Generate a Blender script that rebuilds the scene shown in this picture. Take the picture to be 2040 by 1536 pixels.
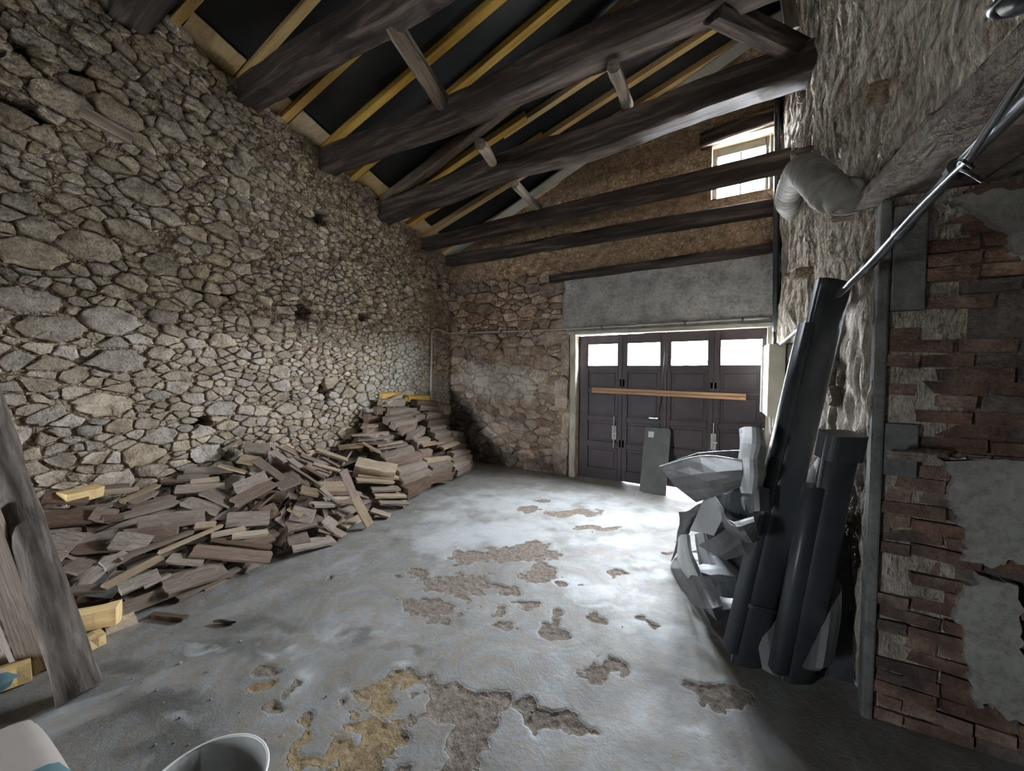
import bpy, bmesh, math, random
import numpy as np
from mathutils import Vector, Matrix, Euler

# ------------------------------------------------------------------ scene, camera, light
for o in list(bpy.data.objects):
    bpy.data.objects.remove(o, do_unlink=True)
SC = bpy.context.scene
COL = SC.collection
random.seed(7)
RNG = np.random.default_rng(11)

F_PX, CX, CY, HZ = 770.0, 1020.0, 768.0, 735.0
PITCH = math.atan((CY - HZ) / F_PX)
YAW = math.atan(F_PX / 1270.0)
CAM = np.array([0.0, 0.0, 1.62])
FW = np.array([-math.sin(YAW) * math.cos(PITCH), math.cos(YAW) * math.cos(PITCH), -math.sin(PITCH)])
RT = np.array([math.cos(YAW), math.sin(YAW), 0.0])
UP = np.cross(RT, FW)

cd = bpy.data.cameras.new('camera')
cam = bpy.data.objects.new('camera', cd)
COL.objects.link(cam)
cam.location = CAM
cam.rotation_euler = (math.pi / 2 - PITCH, 0, YAW)
cd.sensor_fit = 'HORIZONTAL'
cd.sensor_width = 36.0
cd.lens = 36.0 * F_PX / 2040.0
cd.clip_start = 0.02
cd.clip_end = 200
SC.camera = cam

SKY_STRENGTH = 54.0
world = bpy.data.worlds.new('overcast_sky')
SC.world = world
world.use_nodes = True
bg = world.node_tree.nodes['Background']
bg.inputs['Color'].default_value = (0.86, 0.93, 1.0, 1)
bg.inputs['Strength'].default_value = SKY_STRENGTH

SC.view_settings.view_transform = 'Standard'
SC.view_settings.look = 'None'
SC.view_settings.exposure = 2.15
SC.view_settings.gamma = 1.0
SC.view_settings.use_curve_mapping = False
SC.cycles.use_denoising = True
SC.cycles.max_bounces = 5
SC.cycles.diffuse_bounces = 4
SC.cycles.glossy_bounces = 2
SC.cycles.use_adaptive_sampling = True
SC.cycles.adaptive_threshold = 0.1
SC.cycles.use_light_tree = False
SC.cycles.caustics_reflective = False
SC.cycles.caustics_refractive = False
SC.cycles.transparent_max_bounces = 8
SC.cycles.sample_clamp_indirect = 8.0


def portal(name, loc, direction, sx, sy):
    """Marks an opening so the sky light through it samples cleanly."""
    ld = bpy.data.lights.new(name, 'AREA')
    ld.shape = 'RECTANGLE'
    ld.size, ld.size_y = sx, sy
    ld.cycles.is_portal = True
    o = bpy.data.objects.new(name, ld)
    COL.objects.link(o)
    o.location = loc
    o.rotation_euler = Vector(direction).to_track_quat('-Z', 'Y').to_euler()
    return o


# ------------------------------------------------------------------ room layout (metres)
YW = 5.42            # face of the door wall
YD = 5.50            # face of the garage door
XL = -4.60           # face of the long stone wall
ZL = 2.38            # underside of the lintel over the alcove
YB = 2.35            # face of the brick cross wall in the alcove
YN = 1.0             # near jamb of the alcove


def xr(y):           # face of the rubble wall
    return 0.28 + 0.24 * (5.5 - y) / 3.15


def roof(x, y):      # underside of the rafters
    return 4.60 + 0.391 * (x - XL) - 0.311 * (y - 2.129)


DOOR = (-2.16, 0.20, 0.0, 2.12)
WIN = (-0.42, 0.23, 3.70, 4.40)
PANE_X = [-2.02, -1.445, -0.87, -0.29]
PANE_W, PANE_Z0, PANE_Z1 = 0.455, 1.655, 1.99
REAR_FILL = (-4.3, -3.8, 0.7, 1.8)     # unseen opening added in the rear wall for fill light
for px in PANE_X:
    portal('portal_door', (px + PANE_W / 2, YD - 0.008, (PANE_Z0 + PANE_Z1) / 2), (0, -1, 0), PANE_W, PANE_Z1 - PANE_Z0)
portal('portal_window', ((WIN[0] + WIN[1]) / 2, YW + 0.15, (WIN[2] + WIN[3]) / 2), (0, -1, 0), WIN[1] - WIN[0], WIN[3] - WIN[2])
portal('portal_rear_fill', ((REAR_FILL[0] + REAR_FILL[1]) / 2, -4.59, (REAR_FILL[2] + REAR_FILL[3]) / 2), (0, 1, 0), REAR_FILL[1] - REAR_FILL[0], REAR_FILL[3] - REAR_FILL[2])


# ------------------------------------------------------------------ measuring helpers: photo pixel -> place in the room
def ray(u, v):
    d = FW + RT * (u - CX) / F_PX - UP * (v - CY) / F_PX
    return d / np.linalg.norm(d)


def hit(u, v, n, d0):
    r = ray(u, v)
    n = np.array(n, float)
    return CAM + r * ((d0 - n @ CAM) / (n @ r))


def at_x(u, v, x): return hit(u, v, (1, 0, 0), x)
def at_y(u, v, y): return hit(u, v, (0, 1, 0), y)
def at_z(u, v, z): return hit(u, v, (0, 0, 1), z)


NR = np.array([2.35 - 5.5, -0.24, 0.0])
NR = NR / np.linalg.norm(NR)          # rubble wall normal, points into the room


def at_r(u, v, off=0.0):
    return hit(u, v, NR, NR @ np.array([0.28, 5.5, 0]) + off)


def at_roof(u, v, off=0.0):
    n = np.array([-0.391, 0.311, 1.0])
    return hit(u, v, n, n @ np.array([XL, 2.129, 4.60 + off]))


# ------------------------------------------------------------------ noise
def _hash(ix, iy, iz, seed):
    h = (ix.astype(np.int64) * 374761393 + iy.astype(np.int64) * 668265263 + iz.astype(np.int64) * 2147483647 + seed * 974634721) & 0xffffffff
    h = ((h ^ (h >> 13)) * 1274126177) & 0xffffffff
    h = h ^ (h >> 16)
    return (h & 0xffff) / 65535.0


def vnoise(p, seed=0):
    p = np.asarray(p, float)
    i = np.floor(p)
    f = p - i
    f = f * f * (3 - 2 * f)
    ix, iy, iz = i[:, 0], i[:, 1], i[:, 2]
    out = 0
    for dx in (0, 1):
        wx = f[:, 0] if dx else 1 - f[:, 0]
        for dy in (0, 1):
            wy = f[:, 1] if dy else 1 - f[:, 1]
            for dz in (0, 1):
                wz = f[:, 2] if dz else 1 - f[:, 2]
                out = out + _hash(ix + dx, iy + dy, iz + dz, seed) * wx * wy * wz
    return out * 2 - 1


def fbm(p, octaves=4, seed=0):
    p = np.asarray(p, float)
    s, a, t = 0, 1.0, 0
    for k in range(octaves):
        s = s + a * vnoise(p * 2 ** k + k * 17.3, seed + k)
        t += a
        a *= 0.5
    return s / t


# ------------------------------------------------------------------ object helpers
def mesh(name, verts, faces, mat=None, smooth=False, attrs=None):
    me = bpy.data.meshes.new(name)
    me.from_pydata([tuple(map(float, v)) for v in verts], [], [tuple(map(int, f)) for f in faces])
    if smooth:
        me.polygons.foreach_set('use_smooth', [True] * len(me.polygons))
    if attrs:
        for k, vals in attrs.items():
            a = me.attributes.new(k, 'FLOAT', 'POINT')
            a.data.foreach_set('value', np.asarray(vals, dtype=np.float32))
    if mat:
        me.materials.append(mat)
    me.update()
    return me


def link(name, me, parent=None, loc=None, rot=None, scale=None):
    o = bpy.data.objects.new(name, me)
    COL.objects.link(o)
    if parent is not None:
        o.parent = parent
    if loc is not None: o.location = loc
    if rot is not None: o.rotation_euler = rot
    if scale is not None: o.scale = scale
    return o


def tag(o, label=None, cat=None, group=None, kind=None):
    if label: o['label'] = label
    if cat: o['category'] = cat
    if group: o['group'] = group
    if kind: o['kind'] = kind
    return o


def empty(name, loc=(0, 0, 0), rot=(0, 0, 0)):
    o = bpy.data.objects.new(name, None)
    o.empty_display_size = 0.1
    COL.objects.link(o)
    o.location = loc
    o.rotation_euler = rot
    return o


class MB:
    """collects simple shapes into one mesh"""
    def __init__(self): self.v, self.f = [], []

    def add(self, vs, fs):
        k = len(self.v)
        self.v += [tuple(map(float, v)) for v in vs]
        self.f += [tuple(i + k for i in f) for f in fs]
        return self

    def box(self, x0, x1, y0, y1, z0, z1):
        vs = [(x, y, z) for z in (z0, z1) for y in (y0, y1) for x in (x0, x1)]
        return self.add(vs, [(0, 2, 3, 1), (4, 5, 7, 6), (0, 1, 5, 4), (2, 6, 7, 3), (0, 4, 6, 2), (1, 3, 7, 5)])

    def obox(self, c, ax, ay, az):
        """oriented box: centre and three half-axis vectors"""
        c, ax, ay, az = map(np.array, (c, ax, ay, az))
        vs = [c + sx * ax + sy * ay + sz * az for sz in (-1, 1) for sy in (-1, 1) for sx in (-1, 1)]
        return self.add(vs, [(0, 2, 3, 1), (4, 5, 7, 6), (0, 1, 5, 4), (2, 6, 7, 3), (0, 4, 6, 2), (1, 3, 7, 5)])

    def tube(self, pts, r, n=10, caps=True):
        vs, fs = tube_geo(pts, r, n, caps)
        return self.add(vs, fs)

    def build(self, name, mat, parent=None, smooth=False, bevel=0, loc=None):
        me = mesh(name, self.v, self.f, mat, smooth)
        o = link(name, me, parent, loc)
        if bevel:
            m = o.modifiers.new('edge', 'BEVEL')
            m.width = bevel
            m.segments = 2
            m.limit_method = 'ANGLE'
        return o


def catmull(pts, n):
    pts = [np.array(p, float) for p in pts]
    P = [2 * pts[0] - pts[1]] + pts + [2 * pts[-1] - pts[-2]]
    out = []
    for i in range(1, len(P) - 2):
        for k in range(n):
            t = k / n
            a, b, c, d = P[i - 1], P[i], P[i + 1], P[i + 2]
            out.append(0.5 * ((2 * b) + (c - a) * t + (2 * a - 5 * b + 4 * c - d) * t * t + (3 * b - a - 3 * c + d) * t ** 3))
    out.append(pts[-1])
    return out


def frames(pts):
    pts = [np.array(p, float) for p in pts]
    n = len(pts)
    T = []
    for i in range(n):
        t = pts[min(i + 1, n - 1)] - pts[max(i - 1, 0)]
        T.append(t / (np.linalg.norm(t) + 1e-9))
    ref = np.array([0, 0, 1.0]) if abs(T[0][2]) < 0.9 else np.array([1.0, 0, 0])
    A = np.cross(T[0], ref); A /= np.linalg.norm(A)
    out = []
    for i in range(n):
        A = A - T[i] * (A @ T[i]); A /= np.linalg.norm(A)
        out.append((pts[i], T[i], A, np.cross(T[i], A)))
    return out


def tube_geo(pts, r, n=10, caps=True):
    fr = frames(pts)
    rs = r if hasattr(r, '__len__') else [r] * len(fr)
    vs, fs = [], []
    for (p, t, a, b), rr in zip(fr, rs):
        for k in range(n):
            th = 2 * math.pi * k / n
            vs.append(p + (a * math.cos(th) + b * math.sin(th)) * rr)
    for i in range(len(fr) - 1):
        for k in range(n):
            k2 = (k + 1) % n
            fs.append((i * n + k, i * n + k2, (i + 1) * n + k2, (i + 1) * n + k))
    if caps:
        fs.append(tuple(range(n - 1, -1, -1)))
        m = (len(fr) - 1) * n
        fs.append(tuple(m + k for k in range(n)))
    return vs, fs


# ------------------------------------------------------------------ materials
class NT:
    def __init__(self, name, rough=0.8, spec=0.35, metallic=0.0):
        self.m = bpy.data.materials.new(name)
        self.m.use_nodes = True
        self.t = self.m.node_tree
        self.b = self.t.nodes['Principled BSDF']
        self.b.inputs['Roughness'].default_value = rough
        self.b.inputs['Metallic'].default_value = metallic
        self.b.inputs['Specular IOR Level'].default_value = spec

    def n(self, kind, **kw):
        nd = self.t.nodes.new(kind)
        for k, v in kw.items():
            if k in nd.inputs: nd.inputs[k].default_value = v
            else: setattr(nd, k, v)
        return nd

    def l(self, a, b): self.t.links.new(a, b)

    def pos(self, stretch=(1, 1, 1), rot=(0, 0, 0)):
        g = self.n('ShaderNodeNewGeometry')
        mp = self.n('ShaderNodeMapping')
        mp.inputs['Scale'].default_value = stretch
        mp.inputs['Rotation'].default_value = rot
        self.l(g.outputs['Position'], mp.inputs['Vector'])
        return mp.outputs[0]

    def objpos(self, stretch=(1, 1, 1)):
        tc = self.n('ShaderNodeTexCoord')
        oi = self.n('ShaderNodeObjectInfo')
        ad = self.n('ShaderNodeVectorMath', operation='MULTIPLY_ADD')
        cb = self.n('ShaderNodeCombineXYZ')
        mu = self.n('ShaderNodeMath', operation='MULTIPLY')
        mu.inputs[1].default_value = 37.0
        self.l(oi.outputs['Random'], mu.inputs[0])
        for k in range(3): self.l(mu.outputs[0], cb.inputs[k])
        ad.inputs[1].default_value = stretch
        self.l(tc.outputs['Object'], ad.inputs[0])
        self.l(cb.outputs[0], ad.inputs[2])
        return ad.outputs[0]

    def rand(self): return self.n('ShaderNodeObjectInfo').outputs['Random']

    def attr(self, name):
        a = self.n('ShaderNodeAttribute')
        a.attribute_name = name
        return a.outputs['Fac']

    def noise(self, vec, scale=5, detail=6, rough=0.6, dist=0.0):
        nd = self.n('ShaderNodeTexNoise')
        nd.inputs['Scale'].default_value = scale
        nd.inputs['Detail'].default_value = detail
        nd.inputs['Roughness'].default_value = rough
        nd.inputs['Distortion'].default_value = dist
        self.l(vec, nd.inputs['Vector'])
        return nd.outputs['Fac']

    def ramp(self, fac, stops, interp='LINEAR'):
        r = self.n('ShaderNodeValToRGB')
        r.color_ramp.interpolation = interp
        el = r.color_ramp.elements
        while len(el) > 1: el.remove(el[-1])
        for i, (p, c) in enumerate(stops):
            e = el[0] if i == 0 else el.new(p)
            e.position = p
            c = c if hasattr(c, '__len__') else (c, c, c)
            e.color = (*c, 1)
        self.l(fac, r.inputs[0])
        return r.outputs['Color']

    def mix(self, fac, a, b, mode='MIX'):
        m = self.n('ShaderNodeMix', data_type='RGBA', blend_type=mode)
        for sock, val in ((m.inputs['Factor'], fac), (m.inputs[6], a), (m.inputs[7], b)):
            if isinstance(val, bpy.types.NodeSocket): self.l(val, sock)
            elif hasattr(val, '__len__'): sock.default_value = (*val, 1)
            else: sock.default_value = val
        return m.outputs[2]

    def math(self, op, a, b=None, clamp=False):
        m = self.n('ShaderNodeMath', operation=op, use_clamp=clamp)
        for i, val in enumerate((a, b)):
            if val is None: continue
            if isinstance(val, bpy.types.NodeSocket): self.l(val, m.inputs[i])
            else: m.inputs[i].default_value = val
        return m.outputs[0]

    def color(self, c):
        if isinstance(c, bpy.types.NodeSocket): self.l(c, self.b.inputs['Base Color'])
        else: self.b.inputs['Base Color'].default_value = (*c, 1)

    def rough(self, s): self.l(s, self.b.inputs['Roughness'])

    def bump(self, h, strength=0.5, dist=0.01, prev=None):
        b = self.n('ShaderNodeBump')
        b.inputs['Strength'].default_value = strength
        b.inputs['Distance'].default_value = dist
        self.l(h, b.inputs['Height'])
        if prev is not None: self.l(prev, b.inputs['Normal'])
        self.l(b.outputs[0], self.b.inputs['Normal'])
        return b.outputs[0]


M = {}


def wood(name, c0, c1, c2, rough=0.75, rnd=0.5, grain=(1.2, 16, 16), bump=0.4):
    """boards: local X runs along the grain"""
    k = NT(name, rough)
    v = k.objpos(grain)
    n1 = k.noise(v, 1.6, 5, 0.62, 0.4)
    n2 = k.noise(k.objpos((0.7, 2, 2)), 1.5, 2)
    c = k.ramp(n1, [(0.28, c0), (0.5, c1), (0.74, c2)])
    hs = k.n('ShaderNodeHueSaturation')
    k.l(c, hs.inputs['Color'])
    val = k.math('ADD', k.math('MULTIPLY', k.rand(), rnd), 1 - rnd / 2)
    val2 = k.math('MULTIPLY', val, k.math('ADD', k.math('MULTIPLY', n2, 0.5), 0.75))
    k.l(val2, hs.inputs['Value'])
    k.l(k.math('ADD', k.math('MULTIPLY', k.rand(), -0.35), 1.15), hs.inputs['Saturation'])
    k.color(hs.outputs[0])
    k.bump(n1, bump, 0.006)
    M[name] = k.m
    return k.m


wood('board_grey', (0.10, 0.075, 0.057), (0.27, 0.215, 0.17), (0.45, 0.375, 0.31), rnd=0.75)
wood('board_brown', (0.08, 0.048, 0.034), (0.20, 0.135, 0.10), (0.36, 0.26, 0.20), rnd=0.7)
wood('board_pale', (0.24, 0.17, 0.11), (0.42, 0.32, 0.22), (0.58, 0.47, 0.34), rnd=0.4)
wood('pine_new', (0.60, 0.36, 0.11), (0.76, 0.50, 0.18), (0.84, 0.62, 0.28), rnd=0.25, bump=0.15)
wood('pine_plate', (0.58, 0.40, 0.20), (0.74, 0.57, 0.33), (0.82, 0.66, 0.42), rnd=0.2, bump=0.1)
wood('old_beam', (0.012, 0.007, 0.005), (0.043, 0.028, 0.022), (0.15, 0.11, 0.088), rough=0.85, rnd=0.3, grain=(0.8, 9, 9), bump=0.9)
wood('old_strut', (0.07, 0.05, 0.038), (0.19, 0.145, 0.11), (0.34, 0.275, 0.22), rough=0.85, rnd=0.4, grain=(1.2, 10, 10), bump=0.9)
wood('log_bark', (0.03, 0.023, 0.018), (0.12, 0.095, 0.078), (0.25, 0.21, 0.18), rough=0.85, rnd=0.1, grain=(2.5, 14, 14), bump=1.0)
wood('batten', (0.30, 0.17, 0.09), (0.44, 0.26, 0.15), (0.52, 0.33, 0.2), rnd=0.1, bump=0.15)
wood('jamb_wood', (0.20, 0.17, 0.13), (0.42, 0.38, 0.31), (0.62, 0.58, 0.5), rnd=0.2, grain=(1.5, 5, 5), bump=0.5)


def simple(name, c, rough=0.6, metallic=0.0, var=0.25, scale=6.0, bump=0.15, spec=0.4, bscale=40.0):
    k = NT(name, rough, spec, metallic)
    p = k.pos()
    n1 = k.noise(p, scale, 3)
    lo = tuple(x * (1 - var) for x in c)
    hi = tuple(min(1, x * (1 + var)) for x in c)
    k.color(k.ramp(n1, [(0.3, lo), (0.7, hi)]))
    if bump: k.bump(k.noise(p, bscale, 2), bump, 0.004)
    M[name] = k.m
    return k.m


# masonry -----------------------------------------------------------------
def patch_mask(k, p, boxes):
    """soft-edged patches of colour that lie on the wall at given places (centre, radii)"""
    acc = None
    g = k.n('ShaderNodeNewGeometry').outputs['Position']
    for c, r in boxes:
        sb = k.n('ShaderNodeVectorMath', operation='SUBTRACT'); k.l(g, sb.inputs[0]); sb.inputs[1].default_value = c
        dv = k.n('ShaderNodeVectorMath', operation='DIVIDE'); k.l(sb.outputs[0], dv.inputs[0]); dv.inputs[1].default_value = r
        ln = k.n('ShaderNodeVectorMath', operation='LENGTH'); k.l(dv.outputs[0], ln.inputs[0])
        d = k.math('SUBTRACT', 1.0, ln.outputs['Value'])
        acc = d if acc is None else k.math('MAXIMUM', acc, d)
    nz = k.math('MULTIPLY', k.math('SUBTRACT', k.noise(p, 5.5, 4, 0.7), 0.5), 3.2)
    return k.math('MULTIPLY', k.math('ADD', acc, nz), 1.6, clamp=True)


def masonry(name, lo, mid, hi, tint_amt=0.6, lime=None, pale_col=(0.62, 0.58, 0.5), bump=0.8, rough=0.92, scale=7.0, stretch=(1, 1, 1), dark_patches=None, pebble=0.0, pscale=22.0):
    k = NT(name, rough, 0.2)
    p = k.pos(stretch)
    n1 = k.noise(p, scale, 5, 0.68)
    n2 = k.noise(p, scale * 6, 4, 0.7)
    c = k.ramp(n1, [(0.3, lo), (0.5, mid), (0.72, hi)])
    tn = k.attr('tint')
    f = k.math('ADD', k.math('MULTIPLY', tn, tint_amt), 1 - tint_amt / 2)
    hs = k.n('ShaderNodeHueSaturation')
    k.l(c, hs.inputs['Color']); k.l(f, hs.inputs['Value'])
    hue = k.math('ADD', k.math('MULTIPLY', k.math('FRACT', k.math('MULTIPLY', tn, 7.31)), 0.5), 0.7)
    k.l(hue, hs.inputs['Saturation'])
    c = k.mix(k.math('MULTIPLY', k.ramp(n2, [(0.35, 1.0), (0.55, 0.0)]), 0.35), hs.outputs[0], (0.05, 0.038, 0.03))
    if lime: c = k.mix(k.math('MULTIPLY', patch_mask(k, p, lime), 0.8), c, pale_col)
    if dark_patches: c = k.mix(k.math('MULTIPLY', patch_mask(k, p, dark_patches), 0.65), c, (0.045, 0.038, 0.038))
    b1 = None
    if pebble:
        vr = k.n('ShaderNodeTexVoronoi', feature='DISTANCE_TO_EDGE')
        vr.inputs['Scale'].default_value = pscale
        ds = k.n('ShaderNodeVectorMath', operation='MULTIPLY_ADD')
        nn_ = k.n('ShaderNodeTexNoise'); nn_.inputs['Scale'].default_value = 9; k.l(p, nn_.inputs['Vector'])
        k.l(nn_.outputs['Color'], ds.inputs[0]); ds.inputs[1].default_value = (0.06, 0.06, 0.06); k.l(p, ds.inputs[2])
        k.l(ds.outputs[0], vr.inputs['Vector'])
        e = k.ramp(vr.outputs['Distance'], [(0.0, 0.0), (0.16, 1.0)])
        c = k.mix(k.math('MULTIPLY', k.math('SUBTRACT', 1.0, e), 0.45 * pebble), c, (0.06, 0.045, 0.035))
        b1 = k.bump(e, pebble, 0.02)
    k.color(c)
    b1 = k.bump(n1, bump * 0.6, 0.035, b1)
    k.bump(n2, bump, 0.016, b1)
    M[name] = k.m
    return k.m


PALE_L = [((XL, 4.35, 1.45), (0.5, 0.55, 0.75)), ((XL, 3.7, 1.25), (0.5, 0.25, 0.6)), ((XL, 4.9, 1.2), (0.5, 0.6, 0.5))]  # paler patches on the far part of the long wall
masonry('stone_left', (0.33, 0.26, 0.195), (0.57, 0.475, 0.37), (0.76, 0.66, 0.54), 0.5, PALE_L, bump=1.0, scale=9)
masonry('mortar_left', (0.25, 0.185, 0.13), (0.52, 0.41, 0.30), (0.72, 0.60, 0.46), 0.0, PALE_L, scale=10, pebble=0.9, pscale=24)
LIME_B = [((-3.4, YW, 1.35), (0.9, 0.5, 0.32)), ((-3.9, YW, 1.5), (0.6, 0.5, 0.3))]
DARK_B = [((-4.3, YW, 0.75), (0.7, 0.5, 0.6)), ((-3.4, YW, 0.1), (1.2, 0.5, 0.35))]  # darker patches in the low corner and along the wall foot
masonry('stone_back', (0.21, 0.15, 0.115), (0.38, 0.285, 0.22), (0.55, 0.44, 0.35), 0.7, LIME_B, dark_patches=DARK_B)
masonry('mortar_back', (0.24, 0.165, 0.11), (0.44, 0.315, 0.21), (0.60, 0.45, 0.31), 0.0, LIME_B, dark_patches=DARK_B, scale=9, pebble=0.5, pscale=17)
masonry('rubble_right', (0.20, 0.165, 0.135), (0.42, 0.37, 0.31), (0.66, 0.61, 0.54), 0.5, stretch=(1, 1, 0.4), scale=13, bump=1.0, pebble=0.25, pscale=26)
masonry('stone_right', (0.13, 0.10, 0.08), (0.24, 0.19, 0.15), (0.34, 0.28, 0.22), 0.5)
SOOT_A = [(tuple(at_y(u_, v_, YB)), (a_, 0.5, b_)) for u_, v_, a_, b_ in ((1790, 1090, 0.16, 0.22), (1800, 1230, 0.18, 0.14), (1790, 1330, 0.2, 0.12), (1850, 740, 0.12, 0.1), (1830, 860, 0.08, 0.2))]
masonry('brick', (0.08, 0.05, 0.039), (0.165, 0.105, 0.082), (0.27, 0.195, 0.145), 1.1, dark_patches=SOOT_A)
masonry('brick_mortar', (0.07, 0.053, 0.043), (0.14, 0.105, 0.085), (0.22, 0.17, 0.135), 0.0, dark_patches=SOOT_A)
masonry('plaster', (0.20, 0.197, 0.18), (0.28, 0.275, 0.255), (0.34, 0.335, 0.31), 0.2, bump=0.25)
masonry('block_grey', (0.10, 0.10, 0.095), (0.16, 0.16, 0.155), (0.21, 0.21, 0.2), 0.2, bump=0.2)
masonry('concrete_render', (0.24, 0.235, 0.23), (0.42, 0.415, 0.41), (0.56, 0.55, 0.54), 0.2, scale=4.5, bump=0.6)
simple('alcove_ceiling', (0.30, 0.25, 0.19), 0.9, var=0.15, scale=2)
simple('membrane', (0.012, 0.013, 0.016), 0.42, var=0.3, scale=1.5, bump=0.3, bscale=3.0, spec=0.5)
simple('pale_board', (0.55, 0.55, 0.50), 0.7, var=0.12)
simple('door_paint', (0.040, 0.026, 0.029), 0.5, var=0.35, scale=3, bump=0.2)
simple('door_line', (0.055, 0.034, 0.032), 0.5, var=0.2)
simple('iron', (0.10, 0.095, 0.09), 0.5, 0.6)
simple('steel', (0.55, 0.55, 0.56), 0.35, 0.8)
simple('galvanised', (0.36, 0.38, 0.41), 0.35, 0.85, var=0.2)
simple('pipe_grey', (0.42, 0.40, 0.37), 0.5, var=0.15)
simple('cable_black', (0.018, 0.018, 0.02), 0.5)
simple('window_frame', (0.10, 0.105, 0.105), 0.6)
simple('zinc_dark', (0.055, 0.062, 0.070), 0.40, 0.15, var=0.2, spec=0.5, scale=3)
simple('zinc_mid', (0.12, 0.122, 0.12), 0.55, 0.05, var=0.3, spec=0.5, scale=4)
simple('zinc_light', (0.46, 0.48, 0.49), 0.5, 0.1, var=0.15, spec=0.5, scale=4)
simple('panel_grey', (0.13, 0.13, 0.125), 0.55, var=0.2)
simple('paper', (0.7, 0.7, 0.68), 0.8, bump=0)
simple('ivory', (0.52, 0.49, 0.40), 0.6, var=0.1)
simple('duct_foil', (0.24, 0.235, 0.22), 0.6, 0.1, var=0.3, scale=10)
simple('bag_paper', (0.45, 0.50, 0.45), 0.8, var=0.08)
simple('bag_teal', (0.12, 0.22, 0.24), 0.8, var=0.15)
simple('bucket_plastic', (0.36, 0.365, 0.35), 0.45, var=0.15)
simple('bucket_rim', (0.78, 0.79, 0.78), 0.4, var=0.05)
simple('twig', (0.06, 0.05, 0.042), 0.9)
simple('chip_stone', (0.28, 0.25, 0.22), 0.9, var=0.4, scale=30)
simple('outdoor_ground', (0.62, 0.61, 0.58), 0.9)
k = NT('window_glass', 0.05)
tr = k.n('ShaderNodeBsdfTransparent')
gl = k.n('ShaderNodeBsdfGlossy'); gl.inputs['Roughness'].default_value = 0.08
mx = k.n('ShaderNodeMixShader'); mx.inputs[0].default_value = 0.07
k.l(tr.outputs[0], mx.inputs[1]); k.l(gl.outputs[0], mx.inputs[2])
k.l(mx.outputs[0], k.t.nodes['Material Output'].inputs['Surface'])
M['glass'] = k.m
# ------------------------------------------------------------------ floor
def blob_field(P, blobs):
    """P: (N,2) floor points; blobs given as photo ellipses on the floor; returns max(1-|q|)"""
    out = np.full(len(P), -3.0)
    for (u, v, ru, rv) in blobs:
        c = at_z(u, v, 0)[:2]
        a = (at_z(u + ru, v, 0)[:2] - at_z(u - ru, v, 0)[:2]) / 2
        b = (at_z(u, v - rv, 0)[:2] - at_z(u, v + rv, 0)[:2]) / 2
        inv = np.linalg.inv(np.array([a, b]).T)
        q = (P - c) @ inv.T
        out = np.maximum(out, 1 - np.sqrt((q ** 2).sum(1)))
    return out


WORN = [(890, 1410, 100, 62), (850, 1355, 85, 24), (930, 1480, 62, 60), (905, 1540, 55, 50), (985, 1390, 28, 26), (820, 1520, 26, 26),
        (760, 1400, 60, 48), (725, 1455, 70, 40), (690, 1510, 90, 45), (610, 1490, 42, 28), (605, 1440, 26, 22),
        (1040, 1098, 92, 18), (1078, 1143, 46, 22), (1009, 1170, 46, 12), (905, 1163, 75, 32), (865, 1208, 66, 30), (830, 1143, 42, 12), (935, 1110, 50, 14),
        (1003, 1215, 32, 20), (1041, 1197, 24, 12), (1097, 1257, 28, 18), (1117, 1228, 14, 15), (1020, 1240, 25, 12),
        (1200, 1335, 50, 24), (1100, 1425, 70, 26), (1045, 1400, 32, 12), (1165, 1440, 40, 18), (1430, 1385, 55, 24), (1330, 1100, 16, 5),
        (545, 1330, 21, 12), (512, 1366, 22, 14), (550, 1405, 20, 15), (582, 1371, 22, 9), (675, 1405, 14, 8), (660, 1150, 14, 8),
        (1150, 1020, 70, 8), (1060, 1016, 40, 7), (1080, 997, 22, 5), (1180, 1050, 45, 5), (1125, 1165, 18, 6), (1235, 1140, 18, 6), (1195, 1232, 16, 6), (1285, 1235, 14, 5)]
SAND = [(755, 1400, 62, 50), (715, 1460, 85, 45), (680, 1515, 110, 50), (600, 1495, 55, 30), (605, 1450, 30, 22), (512, 1366, 30, 18), (600, 1465, 35, 25), (820, 1360, 50, 20), (440, 1520, 40, 30)]
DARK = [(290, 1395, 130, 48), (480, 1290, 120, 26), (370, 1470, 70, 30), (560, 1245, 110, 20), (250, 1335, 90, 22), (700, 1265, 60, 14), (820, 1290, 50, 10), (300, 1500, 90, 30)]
WHITE = [(1170, 1180, 62, 20), (1130, 1160, 40, 16), (1270, 1120, 70, 14), (1190, 1210, 40, 12), (1290, 1150, 60, 14), (1020, 1060, 180, 40), (1050, 1000, 200, 30), (900, 1070, 120, 40), (1230, 1030, 160, 30), (1300, 1250, 60, 20), (1230, 1075, 90, 14),
         (600, 1360, 38, 16), (670, 1262, 30, 14), (560, 1300, 60, 10), (400, 1290, 60, 12), (360, 1430, 60, 16), (795, 1325, 26, 10), (690, 1380, 30, 12), (1330, 1030, 80, 14), (1380, 1440, 50, 20), (900, 1030, 90, 20)]  # limescale streaks; the broad far blobs paint in brighter floor light


def axis_lines(segs):
    out = []
    for a, b, st in segs:
        n = max(1, int(round((b - a) / st)))
        out += list(np.linspace(a, b, n, endpoint=False))
    out.append(segs[-1][1])
    return np.array(out)


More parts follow.
